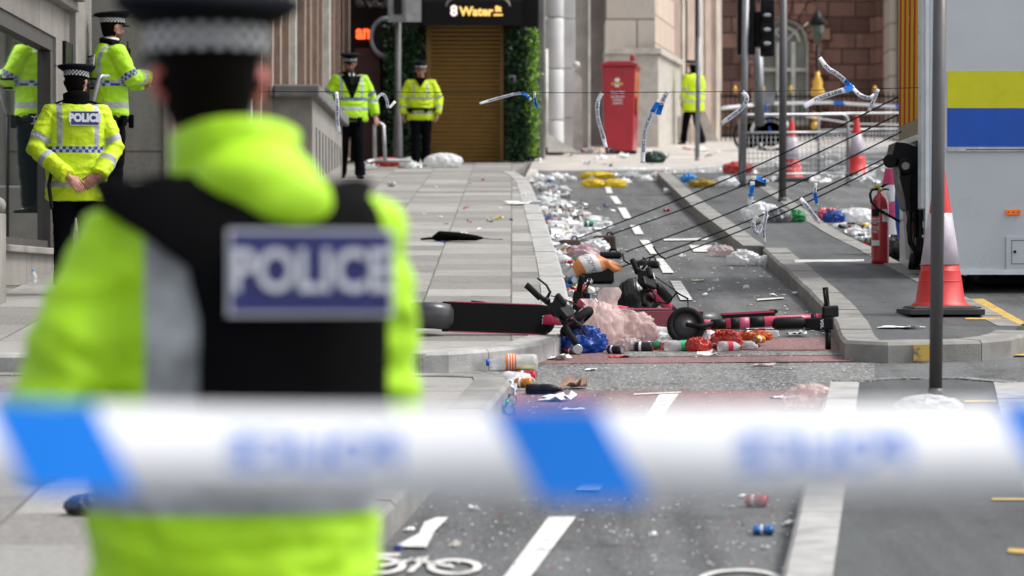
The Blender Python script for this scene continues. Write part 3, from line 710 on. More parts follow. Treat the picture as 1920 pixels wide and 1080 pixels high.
def seg_dist(p, a, b):
    ab = b - a; t = max(0, min(1, (p - a).dot(ab) / ab.length_squared)); return (p - (a + ab * t)).length, t
def hand(mb, wr, dr, nrm, side=1, curl=.6, s=1.0):
    """palm, four fingers and thumb leaving the wrist along dr; nrm is the palm's back"""
    dr = Vector(dr).normalized(); nrm = Vector(nrm); nrm = (nrm - dr * nrm.dot(dr)).normalized(); sd_ = dr.cross(nrm) * side
    M3 = Matrix((sd_, nrm, dr)).transposed()
    wr = Vector(wr)
    mb.ell(wr + dr * .05 * s, (.041 * s, .017 * s, .055 * s), M3, 12, 8)
    mb.tube([wr - dr * .05, wr + dr * .02], [.028 * s, .027 * s], 10, round_end=True)
    for k, (o, ln) in enumerate(((-.031, .066), (-.010, .076), (.011, .072), (.031, .056))):
        p = wr + (dr * .088 + sd_ * o) * s; pts = [p - dr * .02 * s, p]; d = dr.copy(); 
        for q in range(3):
            a = curl * (.5 + .35 * q) + k * .04; d = (dr * math.cos(a) - nrm * math.sin(a)).normalized() if q == 0 else (d * math.cos(curl * .6) + (-nrm * math.cos(0) * math.sin(curl * .6))).normalized()
            pts.append(pts[-1] + d * ln * s * (.42, .32, .26)[q])
        mb.tube(pts, [.0095 * s, .0095 * s, .009 * s, .008 * s, .007 * s], 8, round_end=True)
    p = wr + (dr * .03 - sd_ * .03) * s; d = (dr * .75 - sd_ * .6 - nrm * .25).normalized(); d2 = (dr * .95 - sd_ * .15 - nrm * .35).normalized()
    mb.tube([p, p + d * .035 * s, p + d * .03 * s + d2 * .035 * s, p + d * .03 * s + d2 * .06 * s], [.013 * s, .0125 * s, .011 * s, .009 * s], 8, round_end=True)
def make_cap(t, Mh, kind='peaked'):
    b = MB(M_CAPF)
    def lz(prof, m, seg=36, cap=True, dz=0):
        b.use(m); rs = [[Mh @ Vector((r * .88 * math.cos(2 * math.pi * k / seg), r * 1.05 * math.sin(2 * math.pi * k / seg), z + (0.10 * r * -math.sin(2 * math.pi * k / seg) if dz and z > dz else 0))) for k in range(seg)] for r, z in prof]
        b.rings(rs, cap)
    if kind == 'peaked':
        lz([(.100, .048), (.101, .09), (.120, .099), (.147, .118), (.154, .128), (.150, .139), (.12, .147), (.05, .150)], M_CAPF, dz=.1)
    else:
        lz([(.102, .05), (.103, .095), (.101, .12), (.09, .145), (.06, .163), (.02, .17)], M_CAPF)
        lz([(.100, .052), (.125, .045), (.136, .052), (.134, .058), (.101, .06)], M_CAPF, cap=False)
    co = b.build('cap', t)
    if kind == 'peaked':
        b = MB(M_PEAK); n = 12
        top = [[Mh @ Vector((r * .88 * math.sin(R(a)), -r * 1.05 * math.cos(R(a)) - ex * math.cos(R(a)), z)) for a in (-62 + 124 * k / n for k in range(n + 1))] for r, ex, z in ((.100, 0, .055), (.108, .02, .048), (.112, .045, .030), (.112, .046, .026), (.106, .02, .04), (.099, 0, .05))]
        b.rings(top, cap=False, closed=False); b.build('peak', co)
    # chequered band with uv for squares
    b = MB(M_BAND); seg = 48; uv = b.bm.loops.layers.uv.new('UVMap')
    r0 = .1025 if kind == 'peaked' else .1045
    vs = [[b.v(Mh @ Vector((r0 * .88 * math.cos(2 * math.pi * k / seg), r0 * 1.05 * math.sin(2 * math.pi * k / seg), z))) for k in range(seg + 1)] for z in (.052, .093)]
    for k in range(seg):
        f = b.bm.faces.new([vs[0][k], vs[0][k + 1], vs[1][k + 1], vs[1][k]]); f.smooth = True
        for l, (u, v) in zip(f.loops, ((k, 0), (k + 1, 0), (k + 1, 1), (k, 1))): l[uv].uv = (u / seg, v)
    me = b.mesh('band', recalc=True); link('band', me, co)
    b = MB(M_GALV); b.ell(Mh @ Vector((0, -.112, .078)), (.016, .006, .02), seg=8, nr=5); b.build('badge', co)
    return co
def person(label, loc, yaw, s=1.0, J=None, jk=None, cap='peaked', head=(0, 0, 0), skin=None, beard=False, group=None, jz=(.78, 1.50), face=True, wide=1.0, collar=None, vox=.008, opening=None, folds=.008, headshift=(0, 0, 0), capw=1.08):
    """standing figure, front towards local -Y, its left at +X"""
    skin = skin or M_SKIN
    D = dict(sl=(.185, 0, 1.44), sr=(-.185, 0, 1.44), el=(.255, .02, 1.17), er=(-.255, .02, 1.17), wl=(.265, -.05, .93), wr=(-.265, -.05, .93),
             hl=(.09, 0, .92), hr=(-.09, 0, .92), kl=(.10, -.02, .50), kr=(-.10, -.02, .50), al=(.105, .02, .09), ar=(-.105, .02, .09),
             dl=None, dr=None, nl=(1, 0, 0), nr=(-1, 0, 0), hc=(0, -.015, 1.655), curl=.5, hands=True)
    D.update(J or {})
    V = {k: (Vector(v) if isinstance(v, tuple) else v) for k, v in D.items()}
    t = thing('person', label, 'person', loc, yaw, group); t.scale = (s, s, s)
    Mh = Matrix.Translation(V['hc'] + Vector(headshift)) @ Euler((R(head[0]), R(head[1]), R(head[2]))).to_matrix().to_4x4()
    H3 = Mh.to_3x3()
    # body: one continuous surface
    b = MB(skin)
    e = lambda c, r, rot=None: b.ell(Mh @ Vector(c), r, H3 @ (rot or Matrix.Identity(3)), 18, 12)
    e((0, .008, .035), (.076, .096, .088)); e((0, -.03, -.035), (.060, .066, .078)); e((0, -.055, -.085), (.036, .034, .028))
    e((0, -.104, -.022), (.012, .018, .012)); b.tube([Mh @ Vector((0, -.09, .022)), Mh @ Vector((0, -.106, -.016))], [.009, .012], 8, round_end=True)
    e((0, -.082, .036), (.055, .016, .012)); e((0, -.09, -.056), (.024, .012, .006)); e((0, -.088, -.068), (.020, .013, .007))
    for q in (-1, 1): e((q * .084, .012, .0), (.013, .022, .035), rotm(0, q * 18, 0)); e((q * .04, -.066, -.02), (.024, .022, .022))
    neck = jlerp(V['sl'], V['sr'], .5) + Vector((0, .01, -.02))
    b.tube([neck, Mh @ Vector((0, .015, -.07)), Mh @ Vector((0, .015, -.02))], [.066, .058, .055], 14, round_end=True)
    b.lathe([(.05, .86), (.13, .90), (.15, .98), (.125, 1.12), (.15, 1.3), (.16, 1.40), (.10, 1.47), (.05, 1.5)], 18, (0, 0, 0), 1, .68)
    for a in 'lr':
        b.tube([V['s' + a], V['e' + a], V['w' + a]], [.05, .04, .028], 10, round_end=True)
        b.tube([V['h' + a], V['k' + a], V['a' + a]], [.085, .055, .036], 10, round_end=True)
        if D['hands']:
            dr = V['d' + a] or (V['w' + a] - V['e' + a]); hand(b, V['w' + a], dr, V['n' + a], 1 if a == 'l' else -1, D['curl'])
    body = fuse(b, vox * .8, 2)
    Mi = Mh.inverted()
    def bm_(p):
        q = Mi @ p
        if q.z > .2 or q.z < -.16 or q.length > .2: return 0
        if q.y < -.07 and .005 < q.z < .022 and .016 < abs(q.x) < .043: return 1
        if q.y < -.05 and -.068 < q.z < -.052 and abs(q.x) < .024: return 2
        if beard and (q.z < -.045 and q.y < .0) and not (q.z < -.12): return 3
        if q.z > -.045 and q.y > .03 or (q.z > .04 and q.y > -.06): return 4
        if abs(q.x) > .073 and abs(q.z) < .04 and skin is not M_SKIN: return 5
        return 0
    setmats(body, [skin, M_EYE, M_LIP, M_BEARD, M_HAIR, M_SKINP], bm_)
    link('body', body, t)
    b = MB(M_HAIR); rs = []
    for z, r in ((-.07, .058), (-.045, .072), (0, .082), (.04, .087), (.07, .085)):
        rs.append([Mh @ Vector((r * .98 * math.cos(a), .008 + r * 1.18 * math.sin(a), z)) for a in (math.pi * (-.02 + 1.04 * k / 16) for k in range(17))])
    b.rings(rs, cap=False, closed=False); b.build('hair', t)
    # trousers
    b = MB(M_NAVY)
    b.lathe([(.05, .80), (.15, .84), (.165, .92), (.15, 1.0), (.10, 1.04)], 20, (0, 0, 0), 1.05, .75)
    for a in 'lr':
        k, an, h_ = V['k' + a], V['a' + a], V['h' + a]
        b.tube([h_ + Vector((0, 0, .02)), jlerp(h_, k, .5), k, jlerp(k, an, .6), an + Vector((0, 0, -.02))], [.105, .098, .08, .074, .078], 14)
    link('trousers', _sm(fuse(b, .014, 2, .006), M_NAVY), t)
    for a in 'lr':
        an = V['a' + a]; b = MB(M_BOOT)
        b.tube([an + Vector((0, .02, .06)), an + Vector((0, .02, -.03))], [.052, .058], 12, round_end=True); b.tube([an + Vector((0, .045, -.055)), an + Vector((0, -.06, -.055)), an + Vector((0, -.14, -.062))], [.042, .045, .036], 12, round_end=True, sq=.75)
        link('boot', _sm(fuse(b, .012, 2), M_BOOT), t)
    # jacket
    mt, ms = jk
    z0, z1 = jz
    b = MB(mt); W = wide
    b.rings([[Vector((rx * W * math.cos(a), .01 + yo + ry * math.sin(a), z)) for a in (2 * math.pi * k / 28 for k in range(28))] for z, rx, ry, yo in
             ((z0, .20, .155, 0), (z0 + .03, .215, .168, 0), (.95, .212, .165, 0), (1.10, .205, .16, 0), (1.25, .22, .165, 0), (1.36, .225, .16, 0), (1.43, .205, .14, .005), (1.475, .15, .11, .01), (1.51, .085, .09, .012), (1.53, .06, .075, .01))])
    for a in 'lr':
        S_, E_, W_ = V['s' + a], V['e' + a], V['w' + a]
        b.tube([S_ + (S_ - Vector((0, 0, S_.z))) * -.35, S_, jlerp(S_, E_, .5), E_, jlerp(E_, W_, .5), W_ + (W_ - E_).normalized() * -.01], [.07, .088, .085, .076, .072, .064], 16)
    me = fuse(b, vox, 4, folds)
    at = me.attributes.new('arm_t', 'FLOAT', 'POINT'); au = me.attributes.new('arm_u', 'FLOAT', 'POINT')
    dists = []
    for i, v in enumerate(me.vertices):
        best = None
        for a in 'lr':
            S_, E_, W_ = V['s' + a], V['e' + a], V['w' + a]
            d1, t1 = seg_dist(v.co, S_, E_); d2, t2 = seg_dist(v.co, E_, W_)
            L1 = (E_ - S_).length; tt, dd, ax, ba = (t1 * L1, d1, (E_ - S_), S_) if d1 < d2 else (L1 + t2 * (W_ - E_).length, d2, (W_ - E_), E_)
            if best is None or dd < best[0]: best = (dd, tt, ax, ba)
        at.data[i].value = best[1]
        n = best[2].normalized(); u = n.cross(Vector((0, 1, 0)) if abs(n.y) < .8 else Vector((1, 0, 0))).normalized(); w2 = n.cross(u); q = v.co - best[3]
        au.data[i].value = math.atan2(q.dot(w2), q.dot(u)) * .075
        dists.append(best[0])
    def region(p, poly):
        d = sum(dists[i] for i in poly.vertices) / len(poly.vertices); tt = at.data[poly.vertices[0]].value
        tor = (abs(p.x) / (.215 * W)) ** 2 + ((p.y - .01) / .165) ** 2
        if opening and opening(p): return 2
        return 1 if (d < .105 and (tor > 1.0 or p.z > 1.42 and abs(p.x) > .165) and abs(p.x) > .12 and tt > .01) or (d < .1 and tor > 1.12) else 0
    me.materials.clear(); me.materials.append(mt); me.materials.append(ms); me.materials.append(M_BLKCLOTH)
    for p in me.polygons: p.material_index = region(p.center, p)
    jo = link('jacket', me, t)
    # collar
    cm, ch, cr = collar or (M_BLKCLOTH, .075, .092)
    b = MB(cm); N_ = 24; rs = []
    for z, k in ((-.03, 1.15), (0, 1.06), (ch * .6, .98), (ch, 1.0), (ch + .004, .9), (ch * .5, .86)):
        rs.append([Vector((cr * k * math.cos(a), .012 + cr * 1.0 * k * math.sin(a), 1.495 + z * (1 + .25 * math.sin(a)))) for a in (2 * math.pi * i / N_ for i in range(N_))])
    b.rings(rs, cap=False); b.build('collar', jo)
    for q in (-1, 1):   # shoulder flaps
        b = MB(M_BLKCLOTH); b.box((q * .145, 0.005, 1.515), (.12, .055, .014), rotm(0, q * 20, 0)); b.build('epaulette', jo, bevel=.004)
    if cap: make_cap(t, Mh @ Matrix.Diagonal((capw, capw, 1.05, 1)), cap)
    return t, Mh, jo, V
def _sm(me, *mats):
    setmats(me, mats); return me
def panel(jo, text, c, rotz, wd, ht, size, tilt=0, name='back_panel', bow=.0, bold=.006, sx=.9):
    M3 = Euler((R(90 + tilt), 0, R(rotz))).to_matrix(); b = MB(M_LETTER); c = Vector(c)
    b.box(c, (wd + .012, ht + .012, .006), M3); b.use(M_PANEL); b.box(c + M3 @ Vector((0, 0, .003)), (wd, ht, .004), M3)
    p = b.build(name, jo)
    b = MB(M_LETTER); b.text(text, size, T(c + M3 @ Vector((0, 0, .0065)), M3), .0012, bold, sx=sx); b.build('lettering', p)
    return p
def beltp(t, z=.98, rx=.19, ry=.15, pouches=()):
    b = MB(M_BOOT); b.rings([[Vector((rx * k * math.cos(a), ry * k * math.sin(a), z + dz)) for a in (2 * math.pi * i / 24 for i in range(24))] for k, dz in ((.98, -.025), (1.02, -.025), (1.02, .025), (.98, .025))], cap=False)
    o = b.build('belt', t)
    for a, w_, h_ in pouches:
        b = MB(M_BLKCLOTH); p = Vector((rx * 1.1 * math.cos(R(a)), ry * 1.12 * math.sin(R(a)), z - .02)); b.box(p, (.045, w_, h_), rotm(0, 0, a)); b.build('pouch', o, bevel=.008)
    return o
def baseat(px, d, h=HK): return Vector((S(px, d), d, gz(d, h)))

# --- nearest officer, seen from behind, out of focus
SC0 = 1.0
jk0 = hivis('near_officer_coat', HV, [(.985, 1.03, 's')], (.07, .165), [(.50, .55, 's')], (1.0, 9))
lean = dict(sl=(.215, .0, 1.43), sr=(-.215, 0, 1.43), el=(.315, .08, 1.13), er=(-.275, -.02, 1.15), wl=(.25, -.10, .93), wr=(-.20, -.22, 1.08), hc=(.0, -.02, 1.66))
# local +X is the officer's left; with the back to the camera (yaw 180) it shows on the left of the picture mirrored
t, Mh, jo, V = person('officer close to the camera seen from behind in black vest and chequered cap', baseat(438, 5.6, .135), R(194), 1.0, dict(
    sr=(-.205, 0, 1.45), sl=(.175, .0, 1.41), er=(-.24, -.02, 1.15), wr=(-.19, -.20, 1.12), el=(.322, .07, 1.11), wl=(.32, -.14, 1.08), curl=.9),
    jk0, head=(0, 0, 4), skin=M_SKINP, jz=(.70, 1.5), collar=(jk0[1], .10, .108), vox=.012, wide=1.12, folds=.013, headshift=(0.042, 0, .024), capw=1.13)
ves = MB(M_BLKCLOTH); rs = []
for z, Rx, ry, hw, cx_ in ((1.02, .272, .19, .17, -.078), (1.1, .27, .192, .165, -.078), (1.2, .268, .194, .165, -.078), (1.3, .272, .198, .165, -.078), (1.38, .272, .192, .175, -.07), (1.43, .266, .175, .21, -.04), (1.475, .25, .155, .235, -.01), (1.51, .215, .13, .20, -.01), (1.53, .15, .10, .14, 0)):
    ring = []
    for k in range(48):
        a = 2 * math.pi * k / 48; x = cx_ + hw * math.cos(a); q = math.sqrt(max(0.02, 1 - (x / Rx) ** 2)); ring.append(Vector((x, .01 + math.copysign(min(1, abs(math.sin(a)) * 4), math.sin(a)) * ry * q, z)))
    rs.append(ring)
ves.rings(rs, cap=True); ve = ves.build('vest', t)
for q in (-1, 1):
    b = MB(M_BLKCLOTH); b.tube([(q * .17, .10, 1.47), (q * .195, 0, 1.515), (q * .17, -.09, 1.46)], [.03, .04, .03], 10, sq=.4); b.build('strap', ve)
b = MB(jk0[1]); b.ell((-.02, .09, 1.52), (.105, .085, .07)); b.ell((-.055, .125, 1.485), (.09, .055, .065)); b.ell((0, .02, 1.535), (.10, .11, .05)); hd = fuse(b, .012, 4, .004); setmats(hd, [mat('hood_yellow', HV, .6, var=.12)]); link('hood', hd, jo)
panel(ve, 'POLICE', (-.088, .2165, 1.372), 180, .255, .125, .094, 0, bold=.002, sx=.84)
b = MB(mat('reflective_tape', SIL, .4, .1)); 

# --- officer by the shop window, seen from behind
jk1 = hivis('window_officer', HV2, [(1.115, 1.165, 'c'), (.845, .895, 's')], (.125, .168), [(.22, .27, 's'), (.44, .49, 's')], (1.165, 9))
t, Mh, jo, V = person('officer in yellow POLICE jacket standing at the shop window with back to camera', baseat(143, 25.6), R(180 + 14), .95, dict(
    er=(-.30, .05, 1.16), wr=(-.15, .22, .93), el=(.33, .06, 1.15), wl=(.09, .255, .92), dl=(-.6, .1, -.6), dr=(.7, .1, -.5), nl=(0, 1, .3), nr=(0, 1, .3)), jk1, head=(6, 0, -30), vox=.007, wide=1.14, jz=(.74, 1.5), collar=(M_BLKCLOTH, .085, .108), headshift=(0, -.01, .01))
panel(jo, 'POLICE', (-.045, .1815, 1.385), 180, .215, .105, .085, -6)
b = MB(M_BOOT); b.tube([(.20, .10, 1.0), (.235, .17, .86), (.215, .20, .68)], [.014, .016, .015], 8, round_end=True); b.build('baton', t)
beltp(t, .80, .2, .16)
# --- officer on the steps, turned to the right with folded arms
jk2 = hivis('steps_officer', HV, [(1.135, 1.185, 'c'), (.94, .99, 's')], (.10, .15), [(.22, .275, 'c'), (.40, .45, 's')], (1.185, 9))
t, Mh, jo, V = person('officer on the stone steps facing right with folded arms and handcuffs on the belt', Vector((S(205, 30.3), 30.4, zst)), R(112), 1.0, dict(
    er=(-.25, -.12, 1.20), wr=(-.06, -.33, 1.24), el=(.24, -.14, 1.20), wl=(.0, -.30, 1.18), dr=(.9, -.25, .1), nr=(0, -1, .2), dl=(-.9, -.3, 0), nl=(0, -1, 0)), jk2, head=(0, 0, 14), beard=True, vox=.007, jz=(.86, 1.5), collar=(M_BLKCLOTH, .06, .09))
panel(jo, 'POLICE', (.0, .182, 1.36), 180, .215, .10, .08, -6)
bl = beltp(t, .85, .20, .16, ((200, .05, .09), (250, .06, .12), (60, .05, .1), (150, .07, .12)))
b = MB(M_GALV); cc = Vector((-.19, .10, .83))
for q in (0, .055): b.tube([cc + Vector((-.02, q + .033 * math.cos(a), .033 * math.sin(a))) for a in (2 * math.pi * k / 12 for k in range(13))], .005, 6)
b.build('handcuffs', t)
b = MB(M_SHIRT); b.tube([(.065 * math.cos(a), .01 + .075 * math.sin(a), 1.56) for a in (2 * math.pi * k / 16 for k in range(17))], .014, 6); b.build('shirt_collar', t)
b = MB(M_BOOT); b.tube([V['wr'] + Vector((-.02, .0, -.03)), V['wr'] + Vector((-.02, -.0, .035))], .034, 10); b.build('watch', t)
b = MB(M_BOOT); b.box((-.10, -.13, 1.43), (.05, .04, .09)); b.tube([(-.1, -.13, 1.47), (-.1, -.13, 1.54)], .008, 6); b.build('radio', t, bevel=.006)
# --- officer walking beside the parapet
op3 = lambda p: p.y < -.05 and p.z > 1.17 and abs(p.x) < .02 + (p.z - 1.17) * .42
jk3 = hivis('walking_officer', HV, [(1.13, 1.18, 'c'), (.995, 1.045, 's')], (.125, .165), [(.20, .255, 'c'), (.34, .39, 's')], (1.18, 9))
t, Mh, jo, V = person('bearded officer with jacket open over dark vest walking beside the stone parapet', baseat(656, 50.4), R(14), 1.045, dict(
    el=(.33, .04, 1.17), wl=(.36, -.03, .93), er=(-.32, .0, 1.18), wr=(-.30, -.12, .97), kl=(.11, -.10, .50), al=(.12, -.14, .1), ar=(-.09, .16, .12), nl=(.5, -.8, 0)), jk3, head=(14, 0, -8), beard=True, jz=(.84, 1.5), vox=.009, wide=1.24, opening=op3, collar=(M_BLKCLOTH, .05, .10))
b = MB(M_SHIRT)
for q in (-1, 1): b.prism([(q * .01, -.135, 1.50), (q * .036, -.125, 1.525), (q * .042, -.13, 1.495), (q * .026, -.15, 1.47)], (0, .01, 0))
b.use(M_BOOT); b.prism([(-.018, -.145, 1.50), (.018, -.145, 1.50), (.024, -.165, 1.36), (-.024, -.165, 1.36)], (0, .01, 0)); b.build('shirt_collar', t)
beltp(t, .87, .21, .165, ((-60, .06, .1),))
# --- officer in front of the shutter
jk4 = hivis('shutter_officer', HV2, [(1.16, 1.195, 's'), (.90, .94, 's')], (.10, .13), [(.25, .29, 's'), (.44, .48, 's')], (1.195, 1.42))
t, Mh, jo, V = person('officer in bowler hat walking towards the camera in front of the roller shutter', baseat(789, 57.7), R(0), .975, dict(
    el=(.315, .02, 1.17), wl=(.29, -.06, .90), er=(-.315, .02, 1.17), wr=(-.30, -.04, .90), al=(.09, .05, .09), ar=(-.09, -.08, .09), kr=(-.09, -.08, .5)), jk4, cap='bowler', head=(10, 0, 3), jz=(.80, 1.5), vox=.010, wide=1.14, folds=.012, collar=(M_BLKCLOTH, .05, .095))
b = MB(M_SHIRT); 
for q in (-1, 1): b.prism([(q * .01, -.13, 1.49), (q * .03, -.12, 1.515), (q * .035, -.125, 1.49), (q * .02, -.14, 1.47)], (0, .01, 0))
b.build('shirt_collar', t)
b = MB(M_BLKCLOTH); b.prism([(0, -.17, 1.36), (.09, -.13, 1.50), (.05, -.15, 1.52), (-.05, -.15, 1.52), (-.09, -.13, 1.50)], (0, .03, 0)); b.build('tie', t)
beltp(t, .985, .25, .182, ((-70, .06, .08), (-130, .06, .09), (-20, .06, .09)))
# --- far officer
jk5 = hivis('far_officer', HV2, [(1.06, 1.11, 's'), (.90, .95, 's')], (.1, .14), [(.25, .3, 's'), (.42, .47, 's')], (9, 10))
t, Mh, jo, V = person('distant officer in long yellow coat standing by the thin pole near the cream building', baseat(1300, 73.5, .12), R(-145), 1.0, dict(al=(.12, -.2, .09), kl=(.11, -.12, .5), ar=(-.1, .2, .1)), jk5, head=(0, 0, -10), jz=(.70, 1.5), vox=.012, wide=1.3)

# ================================================================ LORRY
DL = 27.5; XL = S(1742, DL); YR = 29.6; ZB = A(0, 508, DL).z
M_VAN = mat('lorry_paint', (.50, .53, .57), .3, var=.10, scale=1.2, bump=.05, bscale=20, coat=.3)
M_VANY = mat('yellow_band', (.62, .60, .0), .35, var=.08); M_VANB = mat('blue_band', (.0, .075, .45), .35, var=.12)
M_WTRIM = mat('white_trim', (.62, .66, .70), .35, var=.1)
t = thing('lorry', 'white lorry body with yellow and blue side bands parked across the road', 'lorry', (XL + 3, 28.5, gz(28.5)))
b = MB(M_VAN); b.bx(XL, XL + 6.6, DL, YR, ZB, ZB + 3.4); b.build('body', t, True, bevel=.012)
zz = lambda y: A(0, y, DL).z
x0 = S(1776, DL)
b = MB(M_VANY); b.bx(x0, XL + 6.6, DL - .004, DL + .01, zz(202.7), zz(133)); b.build('yellow_band', t, True)
b = MB(M_VANB); b.bx(x0, XL + 6.6, DL - .005, DL + .01, zz(275), zz(203)); b.build('blue_band', t, True)
b = MB(mat('silver_trim', (.55, .56, .58), .25, .8)); b.bx(x0 - .0, XL + 6.6, DL - .02, DL + .01, zz(284), zz(277)); b.use(M_BLACK); b.bx(x0 + .15, XL + 6.6, DL - .022, DL - .019, zz(281.5), zz(280)); b.build('rail', t, True)
b = MB(M_WTRIM); b.bx(XL - .03, XL + .0, DL - .02, DL + .03, ZB + .02, ZB + 3.45); b.bx(x0 - .035, x0 - .015, DL - .012, DL, ZB, ZB + 3.4); b.bx(XL, XL + 6.6, DL - .015, DL, ZB - .03, ZB + .012); b.build('edge_trim', t, True)
b = MB(mat('amber_marker', (.75, .16, .01), .3, emit=.15)); mc = A(1900, 398, DL - .012); b.box(mc, (.118, .02, .045)); am = b.build('marker_lamp', t, True, bevel=.005)
b = MB(M_FRAME)
for q in (-.04, 0, .04): b.tube([mc + Vector((q, -.008, 0)), mc + Vector((q, -.013, 0))], .006, 8)
b.build('screw', am, False); am.children[0].location = (0, 0, 0)
b = MB(M_VAN); b.bx(S(1886, DL), S(1960, DL), DL - .012, DL - .002, zz(506), zz(443)); ht = b.build('hatch', t, True, bevel=.003)
b = MB(mat('hatch_seam', (.10, .11, .12), .5)); 
for a_, c_, e_, f_ in ((1896, 1955, 450, 451.3), (1896, 1955, 494, 495.3), (1896, 1897.2, 450, 495)): b.bx(S(a_, DL), S(c_, DL), DL - .0135, DL - .011, zz(f_), zz(e_))
b.build('seam', ht)
b = MB(M_BLACK); b.tube([A(1903, 472, DL - .011), A(1903, 472, DL - .02)], .012, 12); b.build('lock', ht)
# rear face: red and yellow chevrons
m = MT('rear_chevrons', .7, spec=.08); x, y, z = m.xyz(); f = ((y * 1.0 + z * .10) / .21).floor().mod(2); f2 = ((y + z * .06) / .17).mod(2).lt(.9)
gl_ = m.ramp(m.noise(6, 3, stretch=(1, 1, .3)), .62, .70)
m.color(m.mix(gl_, m.mix(f2, (.55, .34, .0), (.40, .025, .005)), (.6, .42, .25)))
b = MB(m.mat); b.bx(XL - .012, XL + .01, DL + .28, YR - .05, A(0, 232, 29).z, ZB + 3.4); dr_ = b.build('rear_door', t, True)
b = MB(mat('brown_film', (.20, .16, .09), .5, var=.3)); b.bx(XL - .014, XL + .01, DL + .28, YR - .05, A(0, 262, 29).z, A(0, 232, 29).z - .003); b.build('lower_panel', t, True)
b = MB(M_WTRIM); b.bx(XL - .06, XL, DL + .02, DL + .26, ZB + .5, ZB + 3.4); b.bx(XL - .05, XL, DL + .26, YR, A(0, 268, 29).z - .03, A(0, 262, 29).z - .003); b.build('rear_post', t, True, bevel=.01)
# tail lift machinery
M_GREASE = mat('black_steel', (.013, .013, .015), .38, .2, var=.4)
lift = MB(M_GREASE); yl = 28.0
def pp(x, y, d=yl): return A(x, y, d)
lift.prism([pp(1679, 266), pp(1700, 268), pp(1735, 282), pp(1742, 330), pp(1742, 372), pp(1722, 395), pp(1715, 400), pp(1700, 390), pp(1692, 360), pp(1687, 325), pp(1684, 300), pp(1672, 296)], (0, .5, 0))
lift.tube([pp(1669, 302, yl - .05), pp(1669, 302, yl + .4)], .058, 18); lift.tube([pp(1698, 311, yl - .1), pp(1698, 311, yl + .3)], .062, 20)
lift.prism([pp(1716, 274), pp(1742, 258), pp(1742, 290)], (0, .4, 0))
lift.build('tail_lift', t, True, bevel=.01)
b = MB(M_GREYM); b.tube([pp(1698, 311, yl - .1), pp(1698, 311, yl - .14)], .032, 16); b.build('pivot_bolt', t, True)
b = MB(M_GREASE); b.prism([pp(1686, 330, yl - .08), pp(1710, 326, yl - .08), pp(1708, 380, yl - .08), pp(1713, 415, yl - .08), pp(1702, 420, yl - .08), pp(1697, 375, yl - .08)], (0, .06, 0))
for x_, r_ in ((1716, .02), (1724, .024), (1733, .018)): b.tube([pp(x_, 395), pp(x_ + 1, 490)], r_, 10)
b.build('hydraulic_arm', t, True, bevel=.008)
b = MB(mat('lift_platform', (.33, .33, .34), .5, .4)); b.prism([pp(1700, 392, yl + .25), pp(1708, 392, yl + .25), pp(1722, 488, yl + .25), pp(1707, 486, yl + .25)], (0, .3, 0)); b.build('platform', t, True)
b = MB(M_BOOT); b.tube([pp(1707, 395, yl - .12), pp(1704, 425, yl - .15), pp(1707, 455, yl - .15), pp(1722, 478, yl - .12), pp(1728, 490, yl - .1)], .022, 10); b.tube([pp(1722, 360, yl - .1), pp(1730, 420, yl - .1), pp(1726, 470, yl - .1), pp(1718, 500, yl - .1)], .018, 10); b.tube([pp(1713, 475, yl - .12), pp(1709, 505, yl - .12)], .03, 8); b.build('hose', t, True)
b = MB(M_GREASE); b.prism([pp(1706, 506, yl - .1), pp(1728, 506, yl - .1), pp(1720, 482, yl - .1), pp(1712, 482, yl - .1)], (0, .12, 0)); b.box(pp(1728, 470, yl), (.12, .2, .22)); b.box(pp(1734, 440, yl), (.1, .2, .1)); b.build('foot', t, True, bevel=.006)
b = MB(mat('rear_lamp_red', (.35, .01, .02), .3)); b.box(pp(1711, 408, yl + .1), (.06, .05, .3)); b.build('rear_lamp', t, True)
b = MB(M_SHIRT); b.box(pp(1734, 421, yl - .13), (.035, .01, .05)); b.box(pp(1732, 443, yl - .13), (.03, .01, .02)); b.build('sticker', t, True)
for cx_, wy in ((S(1912, 29.2), 29.2), (XL + 4.6, 27.9), (XL + 5.0, 29.2)):
    b = MB(M_BOOT); gzc = gz(wy) + .42; prof = [(.25, -.13), (.39, -.13), (.42, -.1), (.42, .1), (.39, .13), (.25, .13), (.25, -.13)]
    b.lathe(prof, 30, (cx_, wy, gzc), cap=False, M=rotm(90)); wh = b.build('wheel', t, True)
    b = MB(M_GREYM); b.lathe([(.05, -.1), (.25, -.1), (.25, .1), (.05, .1)], 20, (cx_, wy, gzc), M=rotm(90)); b.build('rim', wh)
b = MB(M_GREASE); b.bx(XL + .5, XL + 6.6, 28.2, 29.0, ZB - .1, ZB + .05); b.build('chassis', t, True)

